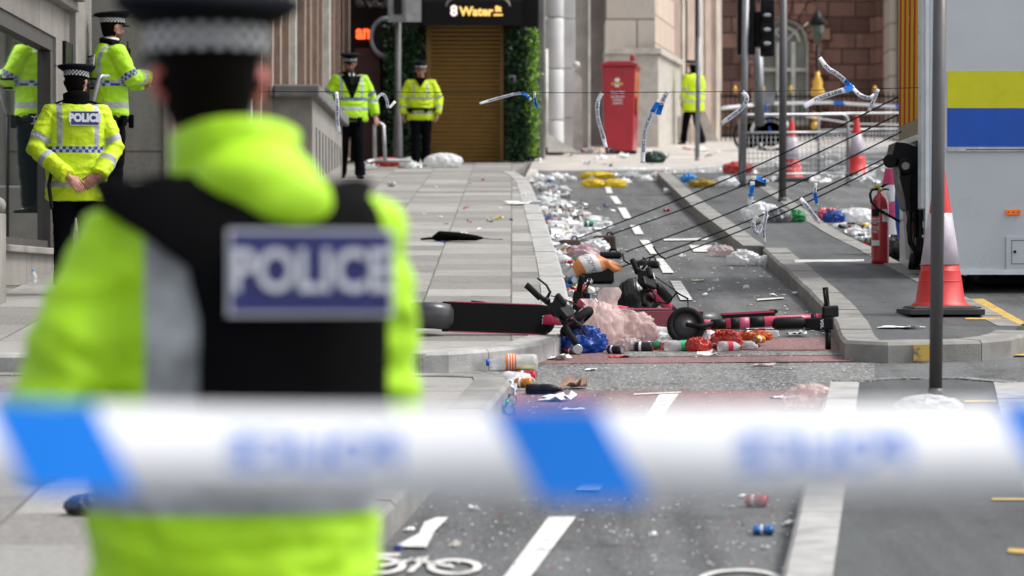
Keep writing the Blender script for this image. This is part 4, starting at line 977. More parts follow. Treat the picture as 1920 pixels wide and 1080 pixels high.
# ================================================================ POLES, LIGHTS, SIGN
def pole(name, label, cat, base, top, r0, r1, m=M_GREYM, group=None, ex=None):
    b = MB(m); b.tube([base, top], [r0, r1], 20); b.tube([base, base + (top - base).normalized() * .05], [r0 * 1.25, r0 * 1.2], 20)
    if ex: ex(b)
    return b.build(name, label=label, cat=cat, group=group)
M_POLE = mat('dark_grey_pole', (.075, .072, .075), .5, var=.15, scale=3, bump=.1)
b0 = G(1754, 746, HI); pole('sign_post', 'tall dark grey post on the near island in front of the big cone', 'post', b0, A(1764, -120, b0.y) , .034, .037, M_POLE)
b0 = G(1467, 378, HK); pole('sign_post', 'slim dark post on the far island left of the litter bags', 'post', b0, A(1469, -60, b0.y), .048, .048, M_POLE)
b0 = baseat(1311, 66.0); b0 = G(1307, 301, HK)
pole('thin_pole', 'thin grey pole in front of the distant officer', 'post', b0, A(1312, -60, b0.y), .035, .025, M_GREYM, ex=lambda b: b.tube([b0, A(1310.4, 70, b0.y)], .042, 16))
tl = thing('traffic_light', 'traffic light on a grey pole seen from the back behind the slim dark post', 'traffic light', G(1392, 350, HK))
pl_ = G(1392, 350, HK); dt = pl_.y
b = MB(M_GREYM); b.tube([pl_, A(1399, -40, dt)], .05, 16); b.tube([A(1422, 92, dt + .8), A(1424, 235, dt + .8)], .07, 12); b.build('pole', tl, True)
b = MB(M_BLACK); b.box(A(1399, 36, dt + .25), (.25, .2, 1.02)); b.box(A(1421, 55, dt + .35), (.16, .2, .5)); h1 = b.build('backing_board', tl, True, bevel=.02)
b = MB(M_BLACK); b.box(A(1439, 52, dt + .2), (.2, .24, .82)); h2 = b.build('signal_head', tl, True, bevel=.03)
for y_ in (25, 52, 78):
    b = MB(M_BLACK); b.tube([A(1439, y_, dt + .1), A(1439, y_ + 1, dt - .12)], [.09, .1], 14); vs_ = b.build('visor', h2)
    b = MB(mat('painted_lens_glint', (.45, .48, .5), .2)); b.ell(A(1439, y_ + 3, dt - .115), (.06, .015, .03), seg=10, nr=6); b.build('lens', vs_)  # flat pale blob, its colour painting the glint inside the visor
d0 = 59.0; b0 = Vector((S(746, d0), d0, gz(d0, HK)))
ts = thing('street_sign', 'grey board sign on a lamp post in front of the left ivy column', 'sign', b0)
b = MB(mat('mid_grey_pole', (.12, .12, .125), .5, .2)); b.tube([b0, A(746, 290, d0), A(746, 220, d0), A(746, 215, d0), A(747, -40, d0)], [.085, .085, .075, .055, .055], 16); b.build('post', ts, True)
b = MB(mat('sign_back', (.36, .36, .37), .5)); b.bx(S(730, d0), S(790, d0), d0 - .12, d0 - .08, A(0, 42, d0).z, A(0, -60, d0).z); sb = b.build('board', ts, True)
b = MB(M_GREYM); b.bx(S(728, d0), S(762, d0), d0 - .2, d0 - .12, A(0, 43, d0).z, A(0, 36, d0).z); b.bx(S(728, d0), S(732, d0), d0 - .16, d0 - .12, A(0, 40, d0).z, A(0, -60, d0).z); b.bx(S(758, d0), S(762, d0), d0 - .16, d0 - .12, A(0, 40, d0).z, A(0, -60, d0).z); b.use(M_BLACK); b.bx(S(739, d0), S(754, d0), d0 - .17, d0 - .13, A(0, 28, d0).z, A(0, -60, d0).z); b.build('frame', sb)

# ================================================================ POST BOX
M_PB = mat('post_box_red', (.36, .008, .018), .35, var=.15, scale=3, coat=.2)
db = 65.5; t = thing('post_box', 'large red parcel post box with white lettering against the cream building', 'post box', Vector((S(1163, db), db, gz(db, HK))))
x0, x1, z0, z1 = S(1131, db), S(1188, db), gz(db, HK) + .06, A(0, 124, db).z
b = MB(M_PB); b.prism([(x0 + .03, db, z0), (x1 - .01, db, z0), (x1 + .04, db, z1), (x0 - .02, db, z1)], (0, .1, 0))
b.prism([(x0 + .03, db + .1, z0), (x1 - .01, db + .1, z0), (x1 + .04, db + .1, z1), (x0 - .02, db + .1, z1)], (.12, 1.0, 0)); b.build('body', t, True, bevel=.02)
b = MB(M_PB); b.prism([(x0 - .06, db - .04, z1), (x1 + .08, db - .04, z1), (x1 + .08, db - .04, z1 + .05), (x1 - .1, db - .04, z1 + .1), (x0 + .1, db - .04, z1 + .1), (x0 - .06, db - .04, z1 + .05)], (.12, 1.2, 0)); b.tube([(x1 - .02, db, z1 + .1), (x1 - .02, db, z1 + .22)], .05, 10); b.build('lid', t, True, bevel=.02)
b = MB(mat('amber_sticker', (.65, .3, .03), .5)); b.bx(x1 + .07, x1 + .08, db + .3, db + .7, A(0, 215, db).z, A(0, 180, db).z); b.build('sticker', t, True)
b = MB(M_BLACK); b.bx(x0 + .06, x1 + .05, db + .03, db + .9, z0 - .06, z0 + .01); b.build('base', t, True)
for s_, y_, sz, m_ in (('Royal Mail', 173, .062, M_SHIRT), ('parcels and', 181, .055, M_SHIRT), ('business', 187, .055, M_SHIRT), ('postbox', 193, .055, M_SHIRT)):
    b = MB(m_); b.text(s_, sz, T(A(1158, y_, db - .005), rotm(90)), .003, .001); b.build('lettering', t, True)
b = MB(M_SHIRT); b.ell(A(1157, 150, db), (.05, .012, .04)); b.box(A(1157, 161, db), (.09, .01, .035)); b.use(M_GOLD); b.box(A(1157, 157, db + .003), (.22, .01, .045)); b.build('crown_emblem', t, True)

# ================================================================ CONES, EXTINGUISHER, BARRIERS
M_CONE = mat('cone_red', (.56, .022, .022), .42, var=.15, scale=8); M_SLEEVE = mat('cone_sleeve', (.52, .46, .53), .4, var=.18, scale=12, bump=.2); M_CBASE = mat('cone_base', (.035, .035, .037), .7, var=.3)
def cone(label, loc, rz=0, hgt=1.0, wb=.26):
    t = thing('traffic_cone', label, 'traffic cone', loc, rz, None)
    r = lambda z: .175 - (.175 - .032) * (z - .06) / (hgt - .06)
    b = MB(M_CBASE); b.box((0, 0, .02), (2 * wb, 2 * wb, .04)); b.box((0, 0, .052), (1.75 * wb, 1.75 * wb, .02), taper=.92)
    for q in (-1, 1): b.box((q * wb * .8, -wb * .55, .05), (.09, .06, .012))
    b.build('base', t, bevel=.012)
    b = MB(M_CONE); b.lathe([(.20, .062), (.195, .075), (r(.09) + .0, .09), (r(.30), .30)], 36, cap=False); b.lathe([(r(.30), .30), (r(.302) - .002, .302), (r(.65), .65), (r(.652), .652), (r(hgt), hgt), (.028, hgt + .008)], 36); b.lathe([(r(.23) + .001, .225), (r(.23) + .003, .23), (r(.235), .236)], 36, cap=False); b.build('body', t)
    b = MB(M_SLEEVE); b.lathe([(r(.345) + .002, .345), (r(.345) + .004, .346), (r(.70) + .004, .70), (r(.70) + .002, .701)], 36, cap=False); b.build('sleeve', t)
    return t
cone('large red and white cone on the island behind the tall grey post', G(1763, 590, HK), R(4))
cone('red and white cone directly right of the slim dark post', G(1484, 340, .0), R(20), .97)
cone('red and white cone right of the barrier near the lorry', G(1606, 331, .0), R(-8), 1.0)
cx = G(1650, 494, HK); t = thing('fire_extinguisher', 'red fire extinguisher standing on the island beside the lorry tail lift', 'fire extinguisher', cx)
M_EXT = mat('extinguisher_red', (.40, .012, .02), .22, var=.1, coat=.4)
b = MB(M_EXT); b.lathe([(.07, 0), (.076, .01), (.077, .03), (.077, .50), (.070, .54), (.05, .58), (.028, .60), (.022, .63)], 32); b.build('cylinder', t)
b = MB(mat('brass_valve', (.35, .27, .12), .35, .7)); b.lathe([(.022, .60), (.024, .64), (.016, .66)], 14); b.use(M_BLACK); b.tube([(-.01, 0, .645), (.03, 0, .675), (.075, 0, .695)], [.01, .012, .008], 8); b.tube([(0, 0, .64), (.05, 0, .645), (.078, 0, .64)], .008, 8); b.use(M_VANY); b.box((-.03, 0, .665), (.05, .02, .02)); b.build('valve', t)
b = MB(M_BOOT); b.tube([(-.02, 0, .645), (-.07, -.01, .64), (-.09, -.03, .60), (-.08, -.06, .53), (-.03, -.08, .47), (.04, -.085, .43), (.10, -.06, .40), (.19, 0, .35), (.26, .05, .30)], .012, 10); b.build('hose', t)
lp = lambda a, r=.0785: Vector((r * math.sin(R(a)), -r * math.cos(R(a)), 0))
def wrap(b, a0, a1, z0, z1, r=.0785): b.rings([[lp(a0 + (a1 - a0) * k / 6, r) + Vector((0, 0, z)) for k in range(7)] for z in (z0, z1)], cap=False, closed=False)
b = MB(M_SHIRT); wrap(b, 8, 62, .36, .47); b.build('label', t); b = MB(M_SHIRT); wrap(b, -70, -10, .155, .20); b.build('label', t); b = MB(M_BLACK); wrap(b, -72, -10, .41, .47); lab = b.build('label', t)
b = MB(M_SHIRT)
fnw = lambda r, a, z: (lambda p: lp(a + math.degrees(p.x / r), r + p.z) + Vector((0, 0, z + p.y)))
for s_, z_, sz in (('CARBON', .385, .022), ('DIOXIDE', .362, .022), ('CO2', .305, .04), ('FIRE', .272, .026), ('KEEP', .345, .012)): b.text(s_, sz, None, .0005, .0004, fn=fnw(.0795, -40, z_))
b.build('lettering', lab)
b = MB(M_SHIRT); b.prism([(.05, -.03, .62), (.07, -.03, .61), (.09, -.05, .53), (.075, -.05, .52)], (0, .003, 0)); b.build('tag', t)
def barrier(label, p0, p1, hgt=1.08, tilt=0):
    p0, p1 = Vector(p0), Vector(p1); t = thing('pedestrian_barrier', label, 'barrier', p0)
    q = p1 - p0; L = q.length; u = q / L; Z = Vector((0, 0, 1)); b = MB(M_GALV)
    P = lambda s, z: u * s + Z * z
    b.tube([P(0, 0), P(0, hgt - .1), P(.03, hgt - .03), P(.1, hgt), P(L - .1, hgt), P(L - .03, hgt - .03), P(L, hgt - .1), P(L, 0)], .024, 10); b.build('frame', t)
    b = MB(M_GALV); b.tube([P(0, hgt - .27), P(L, hgt - .27)], .018, 8); b.tube([P(0, .18), P(L, .18)], .018, 8); b.build('rail', t)
    b = MB(M_GALV); k = 0
    while k * .075 < L: b.tube([P(k * .075, .18), P(k * .075, hgt - .27)], .005, 4); k += 1
    for z in (.26, .34, .42, .5, .58, .66, .74): b.tube([P(0, z), P(L, z)], .005, 4)
    b.build('mesh_infill', t)
    b = MB(M_GALV); b.box(P(0, .015) , (.06, .5, .03)); b.box(P(L, .015), (.06, .5, .03)); b.build('foot', t)
barrier('galvanised crowd barrier with mesh infill between the traffic light and the two cones', G(1387, 350, 0), G(1590, 347, 0))
barrier('second crowd barrier standing a little behind the first', G(1408, 331, 0) + Vector((1.2, 1, 0)), G(1408, 331, 0) + Vector((3.2, 2.6, .1)))
t = thing('pedestrian_barrier', 'fallen crowd barrier leaning behind the walking officer', 'barrier', baseat(690, 56))
b = MB(M_GALV); o_ = baseat(690, 56); b.tube([A(703, 300, 56), A(702, 235, 56.2), A(708, 228, 56.2), A(719, 235, 56.2), A(722, 300, 56)], .03, 8); b.tube([A(688, 304, 55), A(702, 300, 56), A(770, 301, 56.5)], .03, 8); b.build('frame', t, True)
# ================================================================ PARKED HIRE BIKE
db = 68; t = thing('bicycle', 'parked bicycle with pale mudguard and front basket behind the barrier', 'bicycle', Vector((S(1440, db), db, gz(db, HK))))
o_ = Vector((S(1445, db), db, gz(db, HK)))
for dx in (0, -.35):
    b = MB(M_BOOT); b.tube([o_ + Vector((dx + .33 * math.cos(a), -dx * 2, .33 + .33 * math.sin(a))) for a in (2 * math.pi * k / 24 for k in range(25))], .03, 8, cap=False); b.use(M_BLACK)
    b.lathe([(.02, 0), (.25, .0)], 20, o_ + Vector((dx, -dx * 2, .33)), M=rotm(90)); b.build('wheel', t, True)
b = MB(M_W); b.tube([o_ + Vector((.38 * math.cos(a), 0, .33 + .38 * math.sin(a))) for a in (math.pi * k / 12 for k in range(13))], .035, 6); b.build('mudguard', t, True)
b = MB(M_VANB); b.tube([o_ + Vector((0, 0, .33)), o_ + Vector((-.1, .1, .95)), o_ + Vector((-.3, .4, .5))], .03, 8); b.use(M_GREYM); b.box(o_ + Vector((-.15, -.1, 1.05)), (.42, .3, .26)); b.build('frame', t, True)

# ================================================================ E-SCOOTERS
M_PINK = mat('scooter_pink', (.56, .045, .11), .35, var=.12, coat=.2); M_PINK2 = mat('scooter_pale_pink', (.58, .12, .22), .4, var=.15); M_MAROON = mat('scooter_underside', (.17, .03, .042), .5, var=.3, bump=.2)
M_SBLK = mat('scooter_black', (.014, .014, .016), .45, var=.3, bump=.1); M_GRIP = mat('deck_grip', (.012, .012, .014), .85, var=.3, bump=.9, bscale=300); M_RUB = mat('tyre_rubber', (.014, .014, .014), .75, bump=.4)
M_SGREY = mat('scooter_grey', (.06, .06, .065), .35, .3)
def scooter(label, M, steer=0, wsteer=None, bar=.24):
    t = thing('electric_scooter', label, 'scooter'); t.matrix_world = M
    wsteer = steer if wsteer is None else wsteer
    hub = Vector((.50, 0, .13)); head = Vector((.445, 0, .36)); top = Vector((.35, 0, 1.08)); ax = (top - head).normalized()
    def rd(c, l, w2, h2, r_, m, nm, p, z0): pass
    # deck with rounded front corners
    def outline(w2, x0, x1, r_=.06):
        pts = [(x0, -w2)]
        pts += [(x1 - r_ + r_ * math.sin(a), -w2 + r_ - r_ * math.cos(a)) for a in (R(90) * k / 6 for k in range(7))]
        pts += [(x1 - r_ + r_ * math.cos(a), w2 - r_ + r_ * math.sin(a)) for a in (R(90) * k / 6 for k in range(7))]
        pts += [(x0, w2)]; return pts
    b = MB(M_MAROON); b.prism([(x, y, .115) for x, y in outline(.088, -.36, .34, .07)], (0, 0, .02)); b.use(M_SBLK); b.prism([(x, y, .1352) for x, y in outline(.095, -.36, .36, .08)], (0, 0, .045)); b.use(M_PINK); 
    for q in (-1, 1): b.box((-.03, q * .0955, .178), (.58, .006, .012))
    dk = b.build('deck', t)
    b = MB(M_GRIP); b.prism([(x, y, .1804) for x, y in outline(.087, -.33, .335, .075)], (0, 0, .004)); b.build('grip_pad', dk)
    b = MB(M_SHIRT); b.text('voi.', .042, T((.29, 0, .1848), rotm(0, 0, -90)), .0006, .0006); b.build('lettering', dk)
    for c_, nm, st in ((Vector((-.46, 0, .13)), 'rear', 0), (hub, 'front', wsteer)):
        Rs = Matrix.Rotation(R(st), 3, ax); b = MB(M_RUB); W3 = Rs @ rotm(90)
        b.lathe([(.09, -.022), (.118, -.026), (.130, -.014), (.132, 0), (.130, .014), (.118, .026), (.09, .022), (.09, -.022)], 32, c_, cap=False, M=W3); wh = b.build('wheel', t)
        b = MB(M_SGREY); b.lathe([(.02, -.035), (.035, -.03), (.04, -.012), (.09, -.012), (.09, .012), (.04, .012), (.035, .03), (.02, .035)], 20, c_, M=W3); b.build('rim', wh)
    b = MB(M_SGREY); b.rings([[Vector((-.45 + (.15 + dr) * math.cos(a), y, .135 + (.15 + dr) * math.sin(a))) for y, dr in ((-.085, -.05), (-.078, .0), (-.04, .022), (.04, .022), (.078, .0), (.085, -.05))] for a in (R(8 + 165 * k / 12) for k in range(13))], cap=False, closed=False); b.use(M_SBLK); b.prism([(-.36, -.06, .12), (-.30, -.088, .12), (-.30, -.088, .18), (-.37, -.06, .18)], (0, .15, 0)); b.build('mudguard', t)
    b = MB(mat('tail_lamp', (.35, .33, .18), .3)); b.box((-.605, 0, .15), (.02, .06, .05)); b.build('tail_lamp', t, bevel=.005)
    b = MB(M_PINK); b.tube([(.30, 0, .165), (.38, 0, .20), (.435, 0, .33)], [.035, .036, .034], 14, sq=1.3); b.use(M_SBLK); b.tube([head - ax * .06, head + ax * .06], .036, 14); b.build('neck', t)
    Rs = Matrix.Rotation(R(wsteer), 3, ax); b = MB(M_SBLK); of = hub - (head + ax * (hub - head).dot(ax))
    for q in (-1, 1): b.tube([head - ax * .05 + Rs @ Vector((0, q * .04, 0)), head - ax * .12 + Rs @ Vector((.02, q * .05, 0)), hub + Rs @ Vector((0, q * .045, 0))], [.016, .018, .014], 10)
    b.build('fork', t)
    b = MB(M_PINK); b.tube([head + ax * .04, top], .037, 18); st = b.build('stem', t)
    L = (top - head).length
    for a0, a1 in ((.10, .18), (.28, .42), (.86, .91)):
        b = MB(M_SBLK); b.tube([head + ax * L * a0, head + ax * L * a1], .0385, 18); b.build('band', st)
    b = MB(M_PINK2); b.tube([head + ax * L * .185, head + ax * L * .275], .0382, 18); b.build('pale_band', st)
    M3 = Matrix((Vector((0, 1, 0)).cross(ax), Vector((0, 1, 0)), ax)).transposed()
    b = MB(M_SBLK)
    for a0, a1, k in ((.50, .80, 1),): b.tube([head + ax * L * a0 + M3 @ Vector((.022, .012, 0)), head + ax * L * (a0 + .03) + M3 @ Vector((.026, .018, 0)), head + ax * L * (a1 - .03) + M3 @ Vector((.026, .018, 0)), head + ax * L * a1 + M3 @ Vector((.022, .012, 0))], [.035, .05, .05, .035], 14, sq=.9)
    bp = b.build('battery_pack', t)
    b = MB(M_SHIRT); c_ = head + ax * L * .64 + M3 @ Vector((.026, .064, 0)); b.tube([c_ - ax * .065, c_ + ax * .065], .006, 8); b.build('sticker', bp)
    MT_ = T(head + ax * L * .95 + M3 @ Vector((0, .0295, 0)), M3 @ Matrix(((0, 0, 0), (0, 0, 0), (0, 0, 0))) if False else Matrix((ax, M3 @ Vector((-1, 0, 0)), ax.cross(M3 @ Vector((-1, 0, 0))))).transposed())
    for side in (1, -1):
        zax = Vector((0, side, 0)); xa = ax * (1 if side > 0 else 1); ya = zax.cross(xa)
        b = MB(M_SHIRT); b.text('voi', .05, T(head + ax * L * .845 + zax * .0375, Matrix((xa, ya, zax)).transposed()), .0005, .0005); b.build('lettering', st)
    Rb = Matrix.Rotation(R(steer), 3, ax) @ M3; bp_ = lambda x, y, z: top + Rb @ Vector((x, y, z))
    b = MB(M_SBLK); b.tube([bp_(-.02, -bar + .08, .015), bp_(0, -.05, 0), bp_(0, .05, 0), bp_(-.02, bar - .08, .015)], .016, 12); b.box(bp_(.02, 0, .02), (.07, .1, .06), Rb); b.tube([top - ax * .05, top + ax * .03], .035, 14); hb = b.build('handlebar', t, bevel=.004)
    for q in (-1, 1):
        b = MB(M_RUB); b.tube([bp_(-.02, q * (bar - .12), .015), bp_(-.03, q * (bar - .02), .01), bp_(-.035, q * bar, .01)], [.019, .02, .021], 14); b.build('grip', hb)
        b = MB(M_SBLK); b.tube([bp_(.0, q * .09, .01), bp_(.05, q * .11, .01), bp_(.06, q * .16, 0), bp_(.045, q * (bar - .01), 0)], [.012, .009, .007, .006], 8); b.ell(bp_(0, q * .085, .01), .024); b.build('brake_lever', hb)
    b = MB(M_SBLK); b.box(bp_(.05, .03, -.05), (.04, .085, .20), Rb @ rotm(0, 15, 0)); b.box(bp_(.045, -.05, .03), (.035, .08, .12), Rb @ rotm(0, -20, 0)); b.build('control_unit', hb, bevel=.012)
    b = MB(M_SHIRT); b.text('voi.', .045, T(bp_(.075, .03, -.03), Rb @ Matrix(((0, 0, 1), (1, 0, 0), (0, 1, 0)))), .004, .0006); b.build('lettering', hb)
    b = MB(M_SBLK); b.tube([head + Vector((.03, .03, 0)), head + Vector((.10, .05, .25)), top + Rb @ Vector((.07, .06, -.12)), bp_(.04, .09, 0)], .004, 6); b.build('cable', t)
    b = MB(M_SBLK); b.tube([(.02, .06, .12), (-.10, .10, .10), (-.18, .105, .095)], .009, 8); b.build('kickstand', t)
    return t
def mtx(xa, ya, za, anchor_local, anchor_world, pre=None):
    M3 = Matrix((Vector(xa), Vector(ya), Vector(za))).transposed()
    if pre: M3 = pre @ M3
    return T(Vector(anchor_world) - M3 @ Vector(anchor_local), M3)
ez, ex_, ey = Vector((0, 0, 1)), Vector((1, 0, 0)), Vector((0, 1, 0))
p = G(935, 628, HK); p.z += .105
scooter('pink and black electric scooter lying on the pavement edge with its deck facing the camera', mtx(ex_, ez, -ey, (0, 0, .15), p, rotm(-4, 2, 0)), steer=42)
p = A(1286, 611, 22.0)
scooter('pink electric scooter lying on the road with its stem pointing to the island kerb', mtx(-ey, -ez, ex_, (.47, 0, .122), p, Euler((0, R(-3), R(-8))).to_matrix()) @ Matrix.Scale(.94, 4), steer=4, wsteer=78, bar=.21)
p = A(1302, 606, 23.6)
scooter('pink electric scooter half covered by pink plastic bags with maroon underside showing', mtx(ey, -ez, -ex_, (.5, 0, .13), p, Euler((0, R(8), R(-44))).to_matrix()), steer=10, bar=.2)
p = A(1206, 528, 24.2); za = Vector((-.32, -.78, .45)).normalized(); ya = Vector((-.25, .1, .95)); ya = (ya - za * ya.dot(za)).normalized(); xa = ya.cross(za)
scooter('electric scooter at the back of the pile with one black grip sticking straight up', mtx(xa, ya, za, (.35, 0, 1.08), p), steer=5, bar=.2)

# ================================================================ POLICE TAPES
M_TAPE = mat('tape_white', (.9, .91, .94), .35, var=.03, trans=.25); M_TBLUE = mat('tape_blue', (.0, .24, .88), .35, var=.06, trans=.25); M_TLET = mat('tape_lettering', (.012, .06, .32), .4, var=0)
M_TLETP = mat('tape_lettering_pale', (.07, .34, .88), .4, var=0, trans=.2)
def tape(name, label, path, upv, width, period=.42, shear=.036, text='POLICE', tsize=.036, cat='tape', blue=(0.0,), bw=.082, mirror=False, lm=None, toff=.21, th=.0004, group=None, step=.02, parent=None, ts=None, sx=1.2):
    """printed plastic tape: path points with an edge direction for each"""
    P = [Vector(p) for p in path]; U = [Vector(u).normalized() for u in upv] if isinstance(upv, list) else [Vector(upv).normalized()] * len(P)
    L = [0]
    for a, b_ in zip(P, P[1:]): L.append(L[-1] + (b_ - a).length)
    def SF(s, v, o=0):
        s = min(max(s, 0.0), L[-1] - 1e-6); i = max(k for k in range(len(L) - 1) if L[k] <= s); f = (s - L[i]) / (L[i + 1] - L[i]); f2 = f * f * (3 - 2 * f)
        c = P[i].lerp(P[i + 1], f); u = U[i].lerp(U[i + 1], f2).normalized(); tdir = (P[i + 1] - P[i]).normalized(); n = tdir.cross(u).normalized()
        return c + u * v + n * o
    def strip(b, s0, s1, sh, w_, o):
        n = max(2, int((s1 - s0) / step)); V = []
        for k in range(n + 1):
            s = s0 + (s1 - s0) * k / n; V.append([b.v(SF(s + sh, -w_ / 2, o)), b.v(SF(s, 0, o)), b.v(SF(s - sh, w_ / 2, o))])
        for a, c in zip(V, V[1:]): b.face([a[0], c[0], c[1], a[1]], True); b.face([a[1], c[1], c[2], a[2]], True)
    def sg(s):
        q = SF(s, 0); return 1 if (SF(s, 0, 1) - q).dot(Vector((0, 0, H)) - q) > 0 else -1
    t = thing(name, label, cat, P[0], 0, group)
    b = MB(M_TAPE); strip(b, 0, L[-1], 0, width, 0)
    r_ = b.build('ribbon', t, True); so = r_.modifiers.new('thickness', 'SOLIDIFY'); so.thickness = .0006; so.offset = 0
    s = blue[0]
    while s < L[-1]:
        if s + bw > 0:
            for o in (-.0012, .0012):
                b = MB(M_TBLUE); strip(b, max(0, s), min(L[-1], s + bw), shear / 2, width, o); b.build('blue_band', t, True)
        c = s + toff + bw / 2
        if text and c > .05 and c < L[-1] - .05:
            b = MB(lm or M_TLET)
            b.text(text, tsize, None, .0002, .0008, mirror=mirror, fn=lambda p: SF(c + p.x, p.y, .0019 * sg(c)), sx=sx)
            b.build('lettering', t, True)
        s += period
    return t
dT = 2.82; pth = []; ups = []
for k in range(41):
    x = -420 + 2760 * k / 40; y = 842 + 10 * math.sin(x / 1500 * 3) + (x - 960) * .006
    pth.append(A(x, y, dT + .012 * math.sin(x / 260))); ups.append(Vector((0, .42 + .08 * math.sin(x / 330 + 1), 1)))
tape('police_tape', 'blurred blue and white police tape stretched close across the whole foreground', pth, ups, .079, period=.4215, shear=.040, blue=(-.0 + (925 + 40 + 420 - 955 * 1) / 2270 - .4215,), bw=.088, mirror=True, lm=M_TLETP, tsize=.044, sx=1.0)
# thin string with torn pieces
b = MB(M_BLACK); dS = 27.0; b.tube([A(300, 171, dS + .4), A(700, 172.5, dS), A(1100, 174, dS), A(1450, 171, dS), A(1742, 164, DL + .3)], .0032, 6); b.build('string', label='thin black string stretched across the street at head height', cat='string')
def r0(s): return len(s) % 12
def torn(label, pts, wid=.05, text='POLICE LINE', blue=(9,), d=27.0, tilt=None, tsz=.034, group=None):
    P = [A(x, y, d + .02 * i) for i, (x, y) in enumerate(pts)]; P2 = resample([q for q in smooth_line(P, 1)], .05); wid *= .72; TL = sum((q_ - p_).length for p_, q_ in zip(P2, P2[1:])); ts_ = wid * .74; nl = int(TL * .82 / (ts_ * .78)); text = (' POLICE LINE DO NOT CROSS POLICE LINE DO NOT CROSS'[r0(label):])[:max(0, nl)].strip() if nl > 1 else None; toff_ = TL / 2 - .045 - (blue[0] if blue[0] < 5 else 0); r = random.Random(len(label)); U = []
    for i, q in enumerate(P2):
        a = (P2[min(i + 1, len(P2) - 1)] - P2[max(i - 1, 0)]).normalized(); side = a.cross(Vector((0, 1, 0))); ang = .55 * math.sin(i * .8 + r.random() * 2)
        U.append((side * math.cos(ang) + Vector((0, math.sin(ang), 0))) if side.length > .01 else Vector((0, 0, 1)))
    return tape('torn_tape', label, P2, U, wid, text=text, blue=blue if blue[0] < 5 else (0.0,), tsize=ts_, shear=.01, period=9, bw=.09 if blue[0] < 5 else -.001, toff=TL / 2 - .045 - (blue[0] if blue[0] < 5 else -.0455), group=group, cat='torn tape')
torn('torn tape strip hanging down beside the end of the stone parapet', [(631, 172), (633, 200), (632, 225), (636, 248)], .042, 'POLICE LINE', (-.12,))
torn('torn tape loop and white flap left of the bowler hat officer', [(703, 190), (716, 173), (726, 186), (727, 206), (741, 190)], .036, None)
torn('torn tape streamer blowing left in front of the roller shutter', [(899, 194), (938, 183), (978, 173), (990, 180), (996, 188)], .032, None, (.34,))
torn('short torn tape end hanging in front of the ivy with bright edge', [(1003, 172), (1002, 188), (1008, 203)], .034, None, (.05,))
torn('long twisted tape strip hanging in front of the red box', [(1129, 174), (1119, 192), (1121, 225), (1130, 252), (1136, 277)], .05, 'POLICE LINE', (-.13,))
torn('torn tape printed POLICE hanging from the string right of the red box', [(1252, 170), (1243, 188), (1234, 215)], .06, 'POLICE', (.125,), tsz=.03)
torn('long tape strip hanging over the green bag on the road', [(1236, 188), (1220, 215), (1208, 245), (1206, 280), (1205, 306)], .055, 'LICE LINE', (.02,))
torn('torn tape piece blowing left under the traffic light', [(1392, 172), (1402, 182), (1395, 200), (1372, 218), (1352, 232)], .055, 'DO NOT CROSS', (-.1,), tsz=.03)
torn('ragged upper tape streamer in front of the sandstone building', [(1537, 108), (1550, 128), (1572, 140), (1590, 158), (1601, 165)], .055, None, (.28,))
torn('tape streamer printed LINE DO in front of the black railings', [(1507, 200), (1535, 184), (1565, 174), (1601, 164)], .066, 'LINE DO', (.36,), tsz=.045)
torn('curled tape tail right of the knot beside the railings', [(1600, 166), (1613, 180), (1630, 185), (1640, 178)], .05, None)
torn('small vertical tape scrap beside the lorry rear', [(1647, 167), (1638, 188), (1629, 208)], .045, 'NO', (9,))
torn('blue tape end hanging from the guy ropes', [(1411, 340), (1409, 362), (1404, 385)], .06, None, (.03,))
torn('pair of printed tape tails hanging from the guy ropes above the rubbish bags', [(1420, 405), (1412, 415), (1413, 432), (1420, 440), (1428, 424), (1438, 402)], .05, 'POLICE', (9,))
torn('tape scrap twisted round the lowest guy rope by the post', [(1438, 385), (1436, 410), (1431, 430), (1434, 456)], .035, 'NOT', (9,))
torn('tape strip trailing onto the ground beside the green bag', [(1501, 372), (1512, 385), (1524, 402), (1538, 418)], .05, 'DO NOT', (9,))
torn('small tape strip hanging behind the trailing one', [(1530, 343), (1527, 362), (1533, 386)], .04, None, (.08,))
torn('blue tape knot on the upper guy rope by the slim post', [(1418, 332), (1430, 338), (1442, 342)], .05, None, (.0,))
pth = [A(1352, 203, 72), A(1440, 194, 72.5), A(1560, 192, 72), A(1692, 201, 71)]
tape('police_tape', 'white and blue police tape stretched along the railings in the background', resample(pth, .3), Vector((0, 0, 1)), .07, text=None, period=1.6, bw=.35, blue=(.9,), shear=.05, step=.2)
tape('police_tape', 'slack lower tape hanging along the railings behind the cones', resample([A(1510, 218, 70), A(1600, 232, 70), A(1692, 234, 70)], .3), Vector((0, 0, 1)), .03, text=None, period=99, blue=(99,), step=.2)

# ================================================================ GUY ROPES AND WEIGHTS
M_ROPE = mat('black_rope', (.018, .018, .02), .6)
XA = XL - .03
def rope(label, px0, py0, gh, px1, py1, d1=29.3, sag=.06, extra=None):
    p = G(px0, py0 + gh, 0); p = A(px0, py0, p.y); q = A(px1, py1, d1); n = 16
    pts = [p.lerp(q, k / n) - Vector((0, 0, sag * math.sin(math.pi * k / n))) for k in range(n + 1)]
    b = MB(M_ROPE); b.tube(pts, .0065, 6)
    return b.build('guy_rope', label=label, cat='rope', group=None)
rope('uppermost guy rope from the left brown weight to the lorry', 1083, 447, 25, 1684, 182)
rope('second guy rope from the right brown weight to the lorry', 1144, 440, 28, 1684, 215)
rope('middle guy rope from the flat black weight to the lorry', 1174, 472, 12, 1690, 247)
rope('guy rope ending under the orange printed bag', 1164, 501, 12, 1700, 277)
rope('lowest guy rope ending at the front black weight', 1246, 485, 10, 1700, 285)
